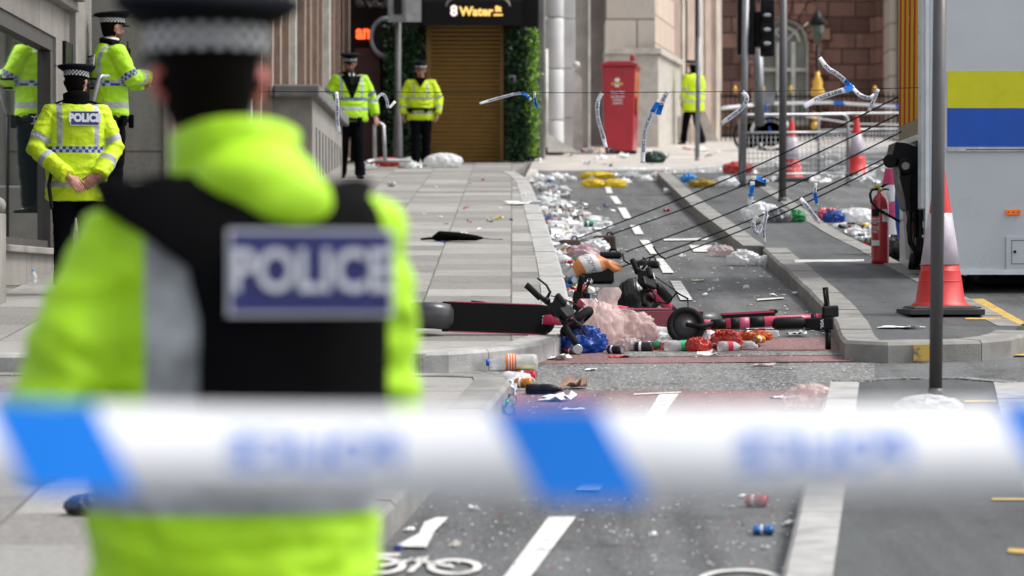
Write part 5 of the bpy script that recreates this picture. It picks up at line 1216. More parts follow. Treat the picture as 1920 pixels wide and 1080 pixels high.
def weight(label, px, py, w_, h_, dp, m, taper=.86, rz=0):
    p = G(px, py); t = thing('rope_weight', label, 'weight', p, R(rz))
    b = MB(m); b.box((0, 0, h_ / 2), (w_, dp, h_), taper=taper); b.build('block', t, bevel=.02)
    b = MB(M_ROPE); b.tube([(w_ * .1, 0, h_), (w_ * .15, 0, h_ + .03), (w_ * .3, 0, h_ + .03), (w_ * .35, 0, h_)], .008, 8); b.build('eyelet', t)
    return t
M_RUST = mat('rusty_iron', (.045, .024, .018), .75, var=.5, scale=9, bump=.5)
weight('rusty brown iron weight beside the left kerb', 1068, 468, .22, .10, .3, M_RUST, .8, 8)
weight('square rusty brown iron weight right of its neighbour', 1133, 469, .24, .145, .25, M_RUST, .88)
weight('flat black weight behind the orange printed bag', 1138, 484, .27, .06, .3, M_BLACK, .95, 4)
weight('flat black weight on the white lane dash', 1212, 502, .25, .065, .25, M_BLACK, .9, -6)
weight('black weight underneath the orange printed bag', 1118, 531, .29, .13, .25, M_BLACK, .95, 3)
b = MB(M_ROPE); b.tube([A(1247, 486, 28.9), A(1236, 478, 28.9), A(1228, 468, 28.9), A(1225, 462, 28.9)], .008, 6); b.build('rope_end', label='short upright rope end above the flat black weight on the dash', cat='rope'); b = MB(M_ROPE); b.tube([A(1168, 476, 28.6), A(1170, 488, 28.5), A(1180, 495, 28.4), A(1195, 492, 28.4), A(1206, 486, 28.5)], .008, 6); b.build('rope_end', label='loose rope end curling between the two flat black weights', cat='rope')

# ================================================================ LITTER
def crumple(b, c, size, seed=0, amp=.28, seg=22, nr=14, freq=2.3, M=None, floor=True):
    """crumpled closed bag or paper ball resting on its lowest point"""
    c = Vector(c); size = Vector(size); o = Vector((seed * 3.7, seed * 1.3, seed * 2.1)); rs = []
    for i in range(nr + 1):
        th = math.pi * (.02 + .96 * i / nr); ring = []
        for k in range(seg):
            a = 2 * math.pi * k / seg; d = Vector((math.sin(th) * math.cos(a), math.sin(th) * math.sin(a), -math.cos(th)))
            d2 = Vector((d.x, d.y, d.z * .42)) if seg > 30 else d; n1 = 1 - abs(noise.noise(d2 * freq + o)) * 2.2; n2 = 1 - abs(noise.noise(d2 * freq * 2.3 + o * 2)) * 2
            r = 1 + amp * (n1 * .95 + n2 * .5 - .65); p = Vector((d.x * size.x, d.y * size.y, d.z * size.z)) * r * .5
            if floor and p.z < -size.z * .36: p.z = -size.z * .36 + (p.z + size.z * .36) * .1
            p.z += size.z * .36
            if M: p = M @ p
            ring.append(c + p)
        rs.append(ring)
    b.rings(rs)
def bag_mat(name, col, a=.9, tr=.3): 
    k = 'bag_' + name
    if k in _mats: return _mats[k]
    m = MT(k, .3, spec=.6); nz = m.noise(9, 5, rough=.7); m.color(m.mix(m.ramp(nz, .35, .65), tuple(q * .72 for q in col), tuple(min(1, q * 1.15) for q in col)))
    m.bump(m.noise(9, 4, stretch=(2.4, 1.2, .4), rough=.55), .6, .03)
    tb = m.n('ShaderNodeBsdfTranslucent'); tb.inputs[0].default_value = (*col, 1); mx = m.n('ShaderNodeMixShader'); mx.inputs[0].default_value = tr
    out = [n for n in m.t.nodes if n.type == 'OUTPUT_MATERIAL'][0]
    m.t.links.new(m.b.outputs[0], mx.inputs[1]); m.t.links.new(tb.outputs[0], mx.inputs[2])
    if a < 1:
        tp = m.n('ShaderNodeBsdfTransparent'); m2 = m.n('ShaderNodeMixShader'); f = m.ramp(m.noise(7, 4), .35, .65, a - .25, min(1, a + .2))
        m.t.links.new(f.o, m2.inputs[0]); m.t.links.new(tp.outputs[0], m2.inputs[1]); m.t.links.new(mx.outputs[0], m2.inputs[2]); m.t.links.new(m2.outputs[0], out.inputs[0])
    else: m.t.links.new(mx.outputs[0], out.inputs[0])
    _mats[k] = m.mat; return m.mat
BW = bag_mat('white', (.85, .86, .88)); BPK = bag_mat('pink', (.84, .66, .63), .55, .45); BPW = bag_mat('pinkish', (.68, .56, .56), .55); BB = bag_mat('blue', (.0, .06, .38)); BY = bag_mat('yellow', (.85, .66, .02)); BG = bag_mat('green', (.02, .28, .08), .9); BR = bag_mat('red', (.55, .03, .02)); BGY = bag_mat('grey', (.25, .25, .27)); BK = bag_mat('black', (.012, .012, .014), 1, .0); BOR = bag_mat('orange', (.65, .13, .02)); BTL = bag_mat('teal', (.25, .55, .5))
CLR = bag_mat('clear', (.74, .76, .78), .6); CLRB = bag_mat('clear_blue', (.35, .5, .6), .5)
def bag(label, px, py, w_, d_, h_, m, seed, hh=0, amp=.28, ear=True, rz=0, extra=None, name='plastic_bag', cat='plastic bag'):
    p = G(px, py, hh); p.y += d_ * .4; p.z = gz(p.y, hh) + .004
    b = MB(m); crumple(b, (0, 0, 0), (w_, d_, h_ * 1.15), seed, amp, 64, 44)
    if ear:
        r = random.Random(seed); a = r.uniform(-.6, .6); b.rings([[Vector((math.sin(a) * (.2 + .6 * f) * h_ + (.012 + .10 * w_ * f * f) * math.cos(q) * (1 + .4 * math.sin(3 * q + seed)), (.012 + .05 * w_ * f) * math.sin(q), h_ * (.72 + .42 * f))) for q in (2 * math.pi * k / 14 for k in range(14))] for f in (0, .25, .5, .75, 1)], cap=False)
    return b.build(name, label=label, cat=cat, loc=p) if not extra else extra(b, label, p)
def rot_obj(o, rz): o.rotation_euler = (0, 0, R(rz)); return o
# the heap round the scooters
bag('large translucent pink plastic bag draped over the fallen scooters', 1122, 652, .30, .28, .27, BPK, 3)
b = MB(BPK); r0_ = G(1135, 640); r0_.z += .12
b.rings([[Vector((-.02 + .06 * f + (.09 * (1 - f) + .035 + .02 * math.sin(9 * f)) * math.cos(q) * (1 + .25 * math.sin(4 * q)), (.07 * (1 - f) + .02) * math.sin(q), .24 * f)) for q in (2 * math.pi * k / 18 for k in range(18))] for f in (k / 8 for k in range(9))], cap=False)
b.build('plastic_bag', label='upright twisted neck of a pink plastic bag above the pile', cat='plastic bag', loc=r0_)
bag('crumpled pale pink bag between the large pink bag and the maroon deck', 1180, 646, .36, .22, .20, BPK, 8)
bag('small clear pinkish bag at the foot of the pile', 1180, 660, .17, .12, .08, BPW, 12, ear=False)
bag('shiny blue plastic bag at the front of the scooter heap', 1092, 664, .28, .2, .16, BB, 21, amp=.35, ear=False)
bag('red plastic bag right of the small white bottle', 1362, 657, .20, .12, .12, BR, 23, ear=False)
bag('torn orange red wrapper beneath the scooter stem', 1340, 646, .16, .12, .13, BOR, 25, amp=.45, ear=False)
bag('orange red plastic bag under the battery of the lying scooter', 1421, 640, .18, .14, .06, BOR, 27, amp=.4, ear=False)
bag('dull red bag beneath the crushed white card', 1310, 662, .16, .12, .09, BR, 29, ear=False)
bag('translucent pink bag on the red surfacing by the near island', 1520, 768, .26, .18, .12, BPK, 31, ear=False)
bag('pale clear bag at the foot of the tall grey post', 1745, 780, .3, .2, .09, CLR, 33, HI, ear=False)
bag('white plastic bag lying on the lane in front of the island kerb notch', 1395, 499, .28, .2, .13, BW, 41)
bag('pinkish translucent bag beside the white bag on the lane', 1352, 481, .24, .2, .10, BPW, 43, ear=False)
bag('small clear wrapper touching the island kerb end', 1432, 499, .13, .1, .09, CLR, 45, ear=False)
bag('large white and red rubbish bag beside the slim dark post', 1428, 417, .40, .3, .20, BW, 51, HK)
bag('grey sack leaning on the white rubbish bag', 1462, 418, .25, .2, .15, BGY, 52, HK, ear=False)
bag('crumpled green plastic bag right of the slim dark post', 1490, 417, .24, .2, .13, BG, 53, HK, ear=False)
bag('dark blue bag among the litter near the extinguisher', 1565, 419, .22, .2, .13, BB, 54, HK, ear=False)
bag('pink bag left of the dark blue bag', 1545, 415, .15, .2, .10, bag_mat('magenta', (.5, .06, .16)), 55, HK, ear=False)
bag('white and black sports bag lying beside the extinguisher', 1610, 418, .42, .25, .15, BW, 56, HK, amp=.2, ear=False)
bag('black sack on the ground behind the extinguisher', 1700, 492, .40, .3, .25, BK, 57, HK - .1, ear=False)
bag('pale sheet of plastic lying on the black sack', 1702, 460, .36, .2, .07, BW, 58, HK, ear=False)
bag('teal plastic bag between the extinguisher and the tail lift', 1676, 425, .22, .2, .2, BTL, 59, HK, ear=False)
bag('upper yellow plastic bag lying flat across the lane', 1120, 335, .52, .3, .10, BY, 61, amp=.35, ear=False)
bag('lower left yellow plastic bag on the lane', 1112, 352, .34, .2, .12, BY, 62, ear=False)
bag('lower right yellow plastic bag on the lane', 1152, 352, .34, .2, .12, BY, 63, ear=False)
bag('white sheet bag beside the upper yellow bag', 1185, 332, .6, .4, .15, BW, 64, ear=False)
bag('small red bag behind the upper yellow bag', 1135, 322, .22, .2, .12, BR, 65, ear=False)
bag('light blue bag right of the white sheet bag', 1222, 322, .16, .2, .12, bag_mat('sky', (.05, .35, .75)), 66, ear=False)
bag('blue bag on the far end of the island kerb', 1292, 342, .22, .2, .12, bag_mat('sky', (.05, .35, .75)), 67, HK, ear=False)
bag('olive yellow bag on the far end of the island kerb', 1316, 352, .34, .2, .12, bag_mat('olive', (.42, .30, .03)), 68, HK, ear=False)
bag('dark green bag lying on the pale paving by the red box', 1228, 306, .36, .3, .2, bag_mat('dkgreen', (.01, .05, .03), 1), 69, HK, ear=False)
bag('white bag on the island between the kerb and the traffic light', 1362, 351, .34, .25, .14, BW, 70, HK, ear=False)
bag('bright red cloth under the crowd barrier', 1385, 326, .45, .4, .18, BR, 71, HK, ear=False)
bag('big white sack lying on the paving at the foot of the shutter', 832, 315, .62, .4, .24, BW, 72, HK, amp=.12, ear=False)
bag('red bags at the base of the lamp post with the board sign', 722, 313, .42, .3, .15, BR, 73, HK, amp=.4, ear=False)
bag('small white bag beside the bowler hat officer', 762, 316, .22, .2, .16, BW, 74, HK)
bag('black bundle at the foot of the bright ivy column', 1010, 290, .3, .3, .30, BK, 75, HK, ear=False)
bag('maroon rucksack beside the ivy column base', 1040, 291, .34, .3, .15, bag_mat('maroon', (.16, .02, .03), 1), 76, HK, ear=False)
bag('white and pink carrier bag beside the left kerb behind the printed bag', 1094, 490, .26, .2, .14, bag_mat('pinkwhite', (.7, .5, .55)), 77, amp=.4)
bag('white carrier bag tucked between the two brown weights', 1118, 474, .24, .25, .12, BW, 78)
bag('clear bag lying beneath the police tape at the road edge', 735, 938, .2, .16, .08, CLR, 79, ear=False)
bag('small black bag lying on the pavement left of the near officer below the tape', 158, 968, .15, .1, .07, BK, 80, HK, ear=False)
bag('white plastic bag squashed under the front wheel of the lying scooter', 1262, 654, .2, .15, .08, BW, 81, ear=False)
# orange printed sack on top of a weight
m = MT('printed_sack', .4); x, y, z = m.xyz(); f = (x + z * .5 + m.noise(4, 2) * .08); dg_ = f.band(-.07, .03).mx(f.gt(.19)); tx = f.band(.075, .14) * (z * 70).mod(1).gt(.45) * m.noise(60, 2, stretch=(1, 1, .3)).gt(.48)
c = m.mix(dg_, (.62, .60, .58), (.60, .22, .07)); c = m.mix(tx, c, (.06, .08, .2)); c = m.mix(f.lt(-.15), c, (.20, .18, .15)); m.color(c); m.bump(m.noise(20, 4), .4, .01)
p = G(1110, 532); b = MB(m.mat); n = 16; rs = []; b.X = Matrix.Scale(.9, 4)
for i in range(n + 1):
    u = i / n; wd = .13 * (math.sin(math.pi * min(1, u * 1.15 + .08)) ** .6 if u < .8 else (1 - u) / .2 * .65 + .02) ; th_ = .07 * math.sin(math.pi * (.08 + .84 * u)) + .008
    cx_ = -.24 + .50 * u; cz_ = .145 + .03 * math.sin(u * 3.1) - (.12 * (1 - u / .25) if u < .25 else 0)
    rs.append([Vector((cx_ + .02 * math.sin(a * 2), wd * math.cos(a) * .8, cz_ + (th_ + wd * .16) * math.sin(a) * (1 + .12 * math.sin(3 * a + u * 9)))) for a in (2 * math.pi * k / 20 for k in range(20))])
b.rings(rs)
b.build('printed_bag', label='orange and white printed bag lying over a black weight', cat='bag', loc=p)

# bottles
def bottle(label, p, Lh=.33, r=.045, body=CLRB, cap=(.0, .1, .5), lab=None, rz=0, tilt=90, liquid=None, name='drink_bottle', txt=None):
    t = thing(name, label, 'bottle', p); t.rotation_euler = Euler((R(tilt), 0, R(rz)))
    b = MB(body); pr = [(r * .5, 0), (r * .9, .006), (r, .03), (r, Lh * .32), (r * .90, Lh * .36), (r, Lh * .42), (r, Lh * .62), (r * .8, Lh * .76), (r * .36, Lh * .90), (r * .34, Lh * .95)]; b.lathe(pr, 24); b.build('body', t)
    b = MB(mat('cap_%d%d%d' % tuple(int(q * 99) for q in cap), cap, .4)); b.lathe([(r * .40, Lh * .94), (r * .40, Lh), (r * .3, Lh * 1.005)], 16); b.build('cap', t)
    if lab:
        b = MB(mat('bl_%d%d%d' % tuple(int(q * 99) for q in lab), lab, .45, var=.35, scale=25)); b.lathe([(r * 1.02, Lh * .42), (r * 1.03, Lh * .62)], 24, cap=False); lo = b.build('label', t)
        b = MB(M_SHIRT); 
        for k in range(3): b.lathe([(r * 1.04, Lh * (.46 + .05 * k)), (r * 1.04, Lh * (.475 + .05 * k))], 24, cap=False)
        b.build('print', lo) if Lh > .3 else b.bm.free()
    if liquid:
        b = MB(mat('liquid_%d' % int(liquid[0] * 99), liquid, .1)); 
        b.lathe([(r * .93, .02), (r * .93, Lh * .6)], 16, (0, -r * .60, 0), .75, .34); b.build('liquid', t)
    return t
p = G(1008, 696); p.z += .052; bottle('large clear plastic bottle with orange label lying below the kerb corner', p, .31, .052, CLR, (.0, .08, .5), (.75, .16, .02), -87, 90, (.6, .45, .03))
p = G(1245, 660); p.z += .04; bottle('clear bottle with green label lying in the scooter litter', p, .26, .036, CLR, (.4, .4, .4), (.03, .45, .18), 93)
p = G(1315, 660); p.z += .03; bottle('small empty white plastic bottle leaning on the red bags', p, .22, .024, CLR, (.6, .6, .6), (.5, .5, .52), 168, 62)
p = G(1460, 634); p.z += .035; bottle('clear bottle with dark red label under the pink stem', p, .22, .034, CLR, (.5, .5, .5), (.25, .01, .05), -90)
p = G(1595, 630); p.z += .03; bottle('small bottle with red label against the island kerb', p, .12, .03, CLR, (.8, .8, .8), (.55, .05, .1), 78)
p = G(1345, 660); p.z += .035; bottle('red labelled drinks bottle lying under the red plastic bag', p, .16, .035, CLR, (.5, .04, .04), (.6, .03, .05), 95)
p = G(62, 543, HK); p.z += .03; bottle('small clear bottle standing at the foot of the stone plinth', p, .12, .03, CLR, (.0, .2, .7), None, 0, 0)
p = G(845, 452, HK); p.z += .035; bottle('clear bottle with orange label beside the folded umbrella', p, .22, .034, CLR, (.6, .1, .02), (.75, .16, .02), -90)
p = G(985, 741); p.z += .032; bottle('dark glass bottle lying beside the near kerb', p, .21, .033, mat('dark_bottle', (.015, .012, .02), .12), (.1, .1, .12), None, 88)
p = G(1895, 655); p.z += .03; bottle('dark red bottle at the right edge beside the island front kerb', p, .26, .03, mat('dark_bottle', (.015, .012, .02), .12), (.5, .02, .04), (.4, .02, .03), -80)
p = G(700, 960); p.z += .035; bottle('black bottle on the road just under the tape beside the near officer', p, .2, .035, mat('dark_bottle', (.015, .012, .02), .12), (.05, .05, .05), None, -88)
# drink cans
CANS = {'red': (.50, .02, .03), 'silver': (.55, .56, .58), 'green': (.03, .25, .12), 'blue': (.04, .16, .42), 'white': (.65, .66, .66), 'black': (.03, .03, .035), 'orange': (.6, .22, .03)}
def can_mesh(col, crushed=0, seed=0):
    b = MB(mat('can_' + col, CANS[col], .3, .6, var=.3, scale=40)); h = .118; rr = .033; rs = []; r = random.Random(seed)
    sq = []
    for z, q, mi in ((0, .7, 1), (.004, .82, 1), (.012, 1, 0), (.03, 1, 0), (.05, 1 - .35 * crushed, 0), (.07, 1 - .2 * crushed, 0), (.095, 1, 0), (.106, 1, 0), (h, .82, 1), (h - .003, .76, 1)): sq.append((rr * q, z * (1 - .35 * crushed)))
    b.lathe(sq, 20, sx=1, sy=1 - .45 * crushed); b.use(mat('can_end', (.5, .5, .52), .3, .8, var=.1)); b.lathe([(rr * .8, h * (1 - .35 * crushed) - .003), (rr * .79, h * (1 - .35 * crushed) - .0025)], 18, sy=1 - .45 * crushed); b.lathe([(rr * .72, -.001), (rr * .71, .0)], 18, sy=1 - .45 * crushed)
    b.use(M_SHIRT); b.lathe([(rr * 1.01, .03), (rr * 1.012, .045 * (1 - .2 * crushed))], 20, sy=1 - .45 * crushed, cap=False)
    return b.mesh('drink_can')
def drop(me, name, px, py, h, lift, rot, label, cat, group=None, s=1.0):
    p = G(px, py, h); p.z += lift; o = link(name, me, label=label, cat=cat, group=group, loc=p); o.rotation_euler = rot; o.scale = (s, s, s); return o
for i, (px, py, col, cr, rz, lab) in enumerate((
    (968, 716, 'red', 0, 80, 'red drink can at the tip of the near kerb'), (966, 727, 'orange', .3, 70, 'orange and green drink can by the near kerb'), (948, 744, 'blue', 0, 10, 'blue drink can with its end towards the camera at the near kerb'),
    (935, 760, 'black', 0, 40, 'dark drink can half under the others at the near kerb'), (924, 768, 'green', .2, 60, 'green and white drink can by the near kerb'), (938, 777, 'blue', .4, 30, 'crushed teal drink can lowest at the near kerb'),
    (1076, 664, 'silver', 0, 12, 'open silver drink can in front of the blue bag'), (1060, 664, 'red', .8, 70, 'crushed red and white can left of the silver can'), (1140, 664, 'black', .3, 60, 'dark can right of the blue bag'), (1190, 660, 'black', 0, 80, 'black can at the foot of the clear pinkish bag'),
    (1207, 657, 'green', .2, 85, 'small green can in front of the maroon deck'), (1398, 950, 'red', .6, 75, 'crushed red and white can on the asphalt below the tape'), (1412, 1003, 'blue', .9, 85, 'flattened turquoise can on the near asphalt'),
    (728, 350, 'silver', 0, 60, 'silver can on the pavement near the walking officer'), (1602, 455, 'silver', 0, 50, 'silver can beside the island road kerb'), (1620, 458, 'black', 0, 80, 'dark can beside the island road kerb'), (1244, 397, 'red', .9, 80, 'flattened red can alone in the middle of the far lane'), (1135, 388, 'blue', .4, 10, 'crushed blue can near the far lane dash'),
    (820, 697, 'green', .8, 85, 'crushed green wrapper can on the asphalt gap between the pavements'), (1345, 416, 'red', .3, 60, 'red can against the left face of the island'), (1066, 532, 'blue', .1, 25, 'white and blue can by the left kerb under the printed bag'), (1075, 545, 'red', .5, 70, 'red can by the left kerb behind the scooters'), (1062, 500, 'red', .2, 40, 'red and white can by the left kerb beside the printed bag'))):
    h_ = HK if 300 < py < 360 and px < 800 else 0
    drop(can_mesh(col, cr, i), 'drink_can', px, py, h_, .033 * (1 - .4 * cr), Euler((R(90), R(rnd.uniform(-20, 20)), R(rz))), lab, 'can')
# umbrella on the pavement
t = thing('folded_umbrella', 'black folded umbrella lying on the pavement slabs', 'umbrella', G(850, 453, HK)); u0 = G(850, 453, HK)
b = MB(M_BLKCLOTH); P = [u0 + Vector(((x - 850) / 225, .06 * math.sin(x / 30), .035 + zz_)) for x, zz_ in ((805, 0), (820, .02), (860, .015), (900, 0), (915, 0))]
b.tube(P, [.03, .085, .07, .045, .015], 14, sq=.6); b.tube([P[0] + Vector((0, .05, 0)), P[2] + Vector((0, .06, .0)), P[3] + Vector((.05, .04, 0))], [.02, .035, .01], 10, sq=.5); b.build('canopy', t, True)
b = MB(M_GREYM); b.tube([P[-1] - Vector((.1, 0, 0)), P[-1] + Vector((.19, .02, -.01))], .007, 8); b.build('shaft', t, True)
b = MB(M_BLACK); b.tube([P[0] + Vector((.02, 0, 0)), P[0] - Vector((.12, 0, .01))], [.015, .01], 8); b.build('handle', t, True)
# umbrella and blue panel behind the extinguisher
b = MB(mat('pink_cloth', (.6, .05, .17), .6)); q = A(1672, 440, 31)
for k in range(5):
    b.use(mat('pink_cloth', (.6, .05, .17), .6) if k % 2 else M_SHIRT); z0_, z1_ = .15 * k, .15 * (k + 1); w0, w1 = .17 * (1 - k * .16), .17 * (1 - (k + 1) * .16)
    b.lathe([(w0, z0_), (max(.02, w1), z1_)], 12, (0, 0, 0), cap=False)
b.build('beach_umbrella', label='pink and white striped cloth cone behind the extinguisher', cat='cloth', loc=(q.x, q.y, q.z))
b = MB(mat('blue_board', (.01, .07, .32), .4)); q = A(1694, 385, 30.2); b.prism([q + Vector((.075 * math.cos(a), 0, .36 * math.sin(a))) for a in (2 * math.pi * k / 24 for k in range(24))], (0, .04, 0)); b.build('blue_board', label='narrow rounded blue board upright beside the tail lift', cat='board')
# cardboard, cup, white card on the heap
b = MB(mat('cardboard', (.40, .27, .17), .8, var=.2)); b.lathe([(.045, 0), (.06, .11), (.062, .115)], 20, M=rotm(8, 10)); b.build('paper_cup', label='large brown cardboard cup against the scooter wheel', cat='cup', loc=G(1285, 652) + Vector((0, 0, .0)))
b = MB(M_SHIRT); M_ = rotm(70, 14, 8)
V_ = [[b.v(M_ @ Vector((-.08 + .04 * i, -.04 + .03 * j, .008 * math.sin(i * 2 + j)))) for i in range(5)] for j in range(4)]
for r1_, r2_ in zip(V_, V_[1:]):
    for i in range(4): b.face([r1_[i], r1_[i + 1], r2_[i + 1], r2_[i]])
o = b.build('white_card', label='crushed white card on top of the litter beside the brown cup', cat='card', loc=G(1318, 655) + Vector((0, 0, .09))); sm = o.modifiers.new('thickness', 'SOLIDIFY'); sm.thickness = .003
for lab, px, py, wd, dp, h_, m_, nm, hh in (('small cigarette packet propped in the litter by the green can', 1192, 659, .09, .03, .05, M_GREYM, 'cigarette_packet', 0), ('white food box in front of the lorry beside the big cone', 1800, 528, .10, .08, .05, M_SHIRT, 'food_box', 0), ('dark box at the foot of the silver barrier', 1420, 351, .2, .2, .1, M_BLACK, 'plastic_box', HK)):
    b = MB(m_); b.box((0, 0, h_ / 2), (wd, dp, h_), rotm(6, 4, 20), taper=.92); b.use(M_PLAIN); b.box((0, 0, h_ + .003), (wd * .96, dp * .96, .004), rotm(10, 4, 22)); b.build(nm, label=lab, cat='box', loc=G(px, py, hh), bevel=.003)
# yellow hose under the lorry
b = MB(mat('yellow_hose', (.65, .5, .02), .4)); P = []
for k in range(46): a = k * .5; P.append(G(1838 + 26 * math.cos(a) * (1 - k * .008) + k * .3, 519 + 4.5 * math.sin(a), 0) + Vector((0, 0, .015 + .001 * k)))
b.tube(P, .009, 7); b.build('yellow_hose', label='tangled yellow hose on the road beneath the lorry', cat='hose')
# flat sheets of paper
def sheetp(label, px, py, w_, d_, m_, h=0, seed=1, name='paper_sheet', cat='paper', group=None, crk=.012):
    b = MB(m_); r = random.Random(seed); N_ = 5; rz = r.uniform(-.8, .8)
    V = [[b.v(Matrix.Rotation(rz, 3, 'Z') @ Vector(((i / N_ - .5) * w_ + r.uniform(-.1, .1) * w_ / N_, (j / N_ - .5) * d_ + r.uniform(-.1, .1) * d_ / N_, abs(noise.noise(Vector((i * .9, j * .9, seed)))) * crk * 2))) for i in range(N_ + 1)] for j in range(N_ + 1)]
    for a, c_ in zip(V, V[1:]):
        for i in range(N_):
            if r.random() > .06: b.face([a[i], a[i + 1], c_[i + 1], c_[i]])
    o = b.build(name, label=label, cat=cat, group=group, loc=G(px, py, h) + Vector((0, 0, .008))); s_ = o.modifiers.new('thickness', 'SOLIDIFY'); s_.thickness = .0025
    return o
sheetp('white paper sheet lying flat on the island left of the cone base', 1690, 616, .28, .18, M_SHIRT, HK, 3)
sheetp('pale green paper piece in the middle of the lane', 1311, 528, .11, .09, mat('pale_green', (.45, .6, .35), .6), 0, 5)
sheetp('crumpled white tissue on the near red surfacing', 1045, 752, .17, .2, M_SHIRT, 0, 7, crk=.03)
sheetp('brown flattened carton on the coarse asphalt strip', 1075, 730, .15, .14, mat('brown_paper', (.36, .22, .17), .8), 0, 9, crk=.05)
sheetp('white paper strip on the coarse asphalt left of centre', 1108, 696, .07, .06, M_SHIRT, 0, 11)
sheetp('pinkish paper strip on the coarse asphalt near the middle', 1432, 688, .13, .06, mat('pale_pink', (.55, .42, .44), .7), 0, 13)
sheetp('white napkin on the red surfacing beside the pink bag', 1470, 749, .12, .12, M_SHIRT, 0, 15)
sheetp('white wrapper lying just above the tape by the road middle', 1075, 770, .12, .06, M_SHIRT, 0, 17)
sheetp('silver foil wrapper right of the red labelled bottle', 1492, 630, .13, .1, mat('foil', (.5, .5, .5), .3, .7), 0, 19, crk=.03)
sheetp('yellow food wrapper on the far pavement slabs', 934, 412, .09, .12, mat('mustard_paper', (.55, .42, .12), .6), HK, 21, crk=.04)
sheetp('white rag lying across the left kerb', 980, 384, .5, .3, M_SHIRT, HK, 22, crk=.04)
sheetp('cream food tray by the left kerb behind the scooters', 1094, 545, .22, .16, mat('cream_paper', (.6, .52, .4), .6), 0, 23, crk=.03)
sheetp('red paper wrapper by the left kerb above the scooter grips', 1082, 552, .16, .14, mat('red_paper', (.5, .03, .04), .6), 0, 24, crk=.05)
sheetp('white flyer under the end of the lying scooter stem', 1330, 668, .1, .1, M_SHIRT, 0, 26)
sheetp('red and white wrapper in front of the silver can', 1160, 672, .12, .08, mat('red_paper', (.5, .03, .04), .6), 0, 27)
sheetp('dirty white wrapper in front of the crushed red can', 1045, 676, .16, .1, M_SHIRT, 0, 28, crk=.03)

# ---- drifts of small litter: individual pieces sharing meshes
W1, W2, W3 = mat('white_plastic', (.85, .86, .87), .45, var=.2, scale=30), mat('offwhite_paper', (.62, .58, .52), .7, var=.25, scale=30), mat('cup_clear', (.6, .63, .65), .25, var=.2)
def crm(m_, seed, size): b = MB(m_); crumple(b, (0, 0, 0), size, seed, .55, 12, 8, 1.8); return b.mesh('litter')
def cup_mesh(m_, sq=1.0):
    b = MB(m_); b.lathe([(.026, 0), (.037, .10), (.039, .102), (.036, .1), (.024, .004)], 16, sy=sq, cap=True); return b.mesh('cup')
K = {}
def folded(m_, seed, wd, amp=.045):
    b = MB(m_); r = random.Random(seed); N_ = 5; o_ = Vector((seed * 2.3, seed, 4)); V = []
    for j in range(N_ + 1):
        V.append([b.v(((i / N_ - .5) * wd + r.uniform(-.15, .15) * wd / N_, (j / N_ - .5) * wd * .8 + r.uniform(-.15, .15) * wd / N_, .004 + amp * (abs(noise.noise(Vector((i * .75, j * .75, 0)) + o_)) * 2.2 + .25 * ((i + j) % 2)))) for i in range(N_ + 1)])
    for a, c_ in zip(V, V[1:]):
        for i in range(N_):
            if r.random() > .12: b.face([a[i], a[i + 1], c_[i + 1], c_[i]])
    return b.mesh('folded')
K['white_scrap'] = ('crumpled_paper', 'paper', [crm(W1, k, (.13, .09, .05)) for k in range(2)] + [folded(m_, 20 + k, .10 + .02 * (k % 4)) for k, m_ in enumerate((W1, W1, W2, W1, W2, W1, M_SHIRT, W1))])
K['white_bag'] = ('crumpled_bag', 'plastic bag', [crm(BW, 40 + k, (.22, .14, .08)) for k in range(4)] + [folded(BW, 90 + k, .2, .06) for k in range(4)] + [crm(CLR, 60 + k, (.18, .15, .08)) for k in range(2)])
K['cup'] = ('plastic_cup', 'cup', [cup_mesh(W1), cup_mesh(W3, .6), cup_mesh(W1, .4), cup_mesh(CLR)])
K['can'] = ('drink_can', 'can', [can_mesh(c_, cr, 5) for c_ in CANS for cr in (0, .5)])
K['coloured'] = ('coloured_wrapper', 'wrapper', [crm(m_, 80 + i, (.11, .1, .05)) for i, m_ in enumerate((BR, BG, BB, BK))] + [folded(m_, 180 + i, .12, .035) for i, m_ in enumerate((BR, BOR, BTL, BY, BPK, BK, BGY, BPW, mat('cardboard', (.40, .27, .17), .8), mat('brown_paper', (.36, .22, .17), .8), BB, BR))])
TXT = {'white_scrap': 'crumpled white paper scrap', 'white_bag': 'small crumpled pale plastic bag', 'cup': 'tipped white plastic cup', 'can': 'drink can lying', 'coloured': 'crumpled coloured wrapper'}
def drift(n, fn, weights, where, seed, h=0, s0=.7, s1=1.25):
    r = random.Random(seed); ks = list(weights)
    for _ in range(n):
        k = r.choices(ks, [weights[q] for q in ks])[0]; nm, cat, ms = K[k]; px, py = fn(r); me = r.choice(ms); s = r.uniform(s0, s1)
        lie = k in ('cup', 'can'); lift = .034 * s if lie else .004
        drop(me, nm, px, py, h, lift + (r.random() * .03 if lie else 0), Euler((R(90) if lie else r.uniform(-.3, .3), r.uniform(-.3, .3), r.uniform(0, 6.28))), TXT[k] + ' ' + where, cat, 'litter: ' + TXT[k] + ' ' + where, s)
def kx(y): # kerb foot on the left
    P = ((320, 985), (335, 992), (372, 1008), (430, 1028), (510, 1053), (580, 1064), (610, 1062)); 
    for (y0_, x0_), (y1_, x1_) in zip(P, P[1:]):
        if y <= y1_: return x0_ + (x1_ - x0_) * (y - y0_) / (y1_ - y0_)
    return 1062
def left_far(r):
    y = r.uniform(336, 470); wdt = 34 + 75 * math.exp(-((y - 420) / 35) ** 2); return kx(y) + 6 + abs(r.gauss(0, .45)) * wdt, y
def left_near(r):
    y = r.uniform(465, 600); return kx(y) + 6 + r.random() ** 1.5 * 42, y
drift(200, left_far, dict(white_scrap=5, white_bag=2.6, cup=4.5, can=.9, coloured=1.6), 'in the pale litter drift along the left kerb', 1)
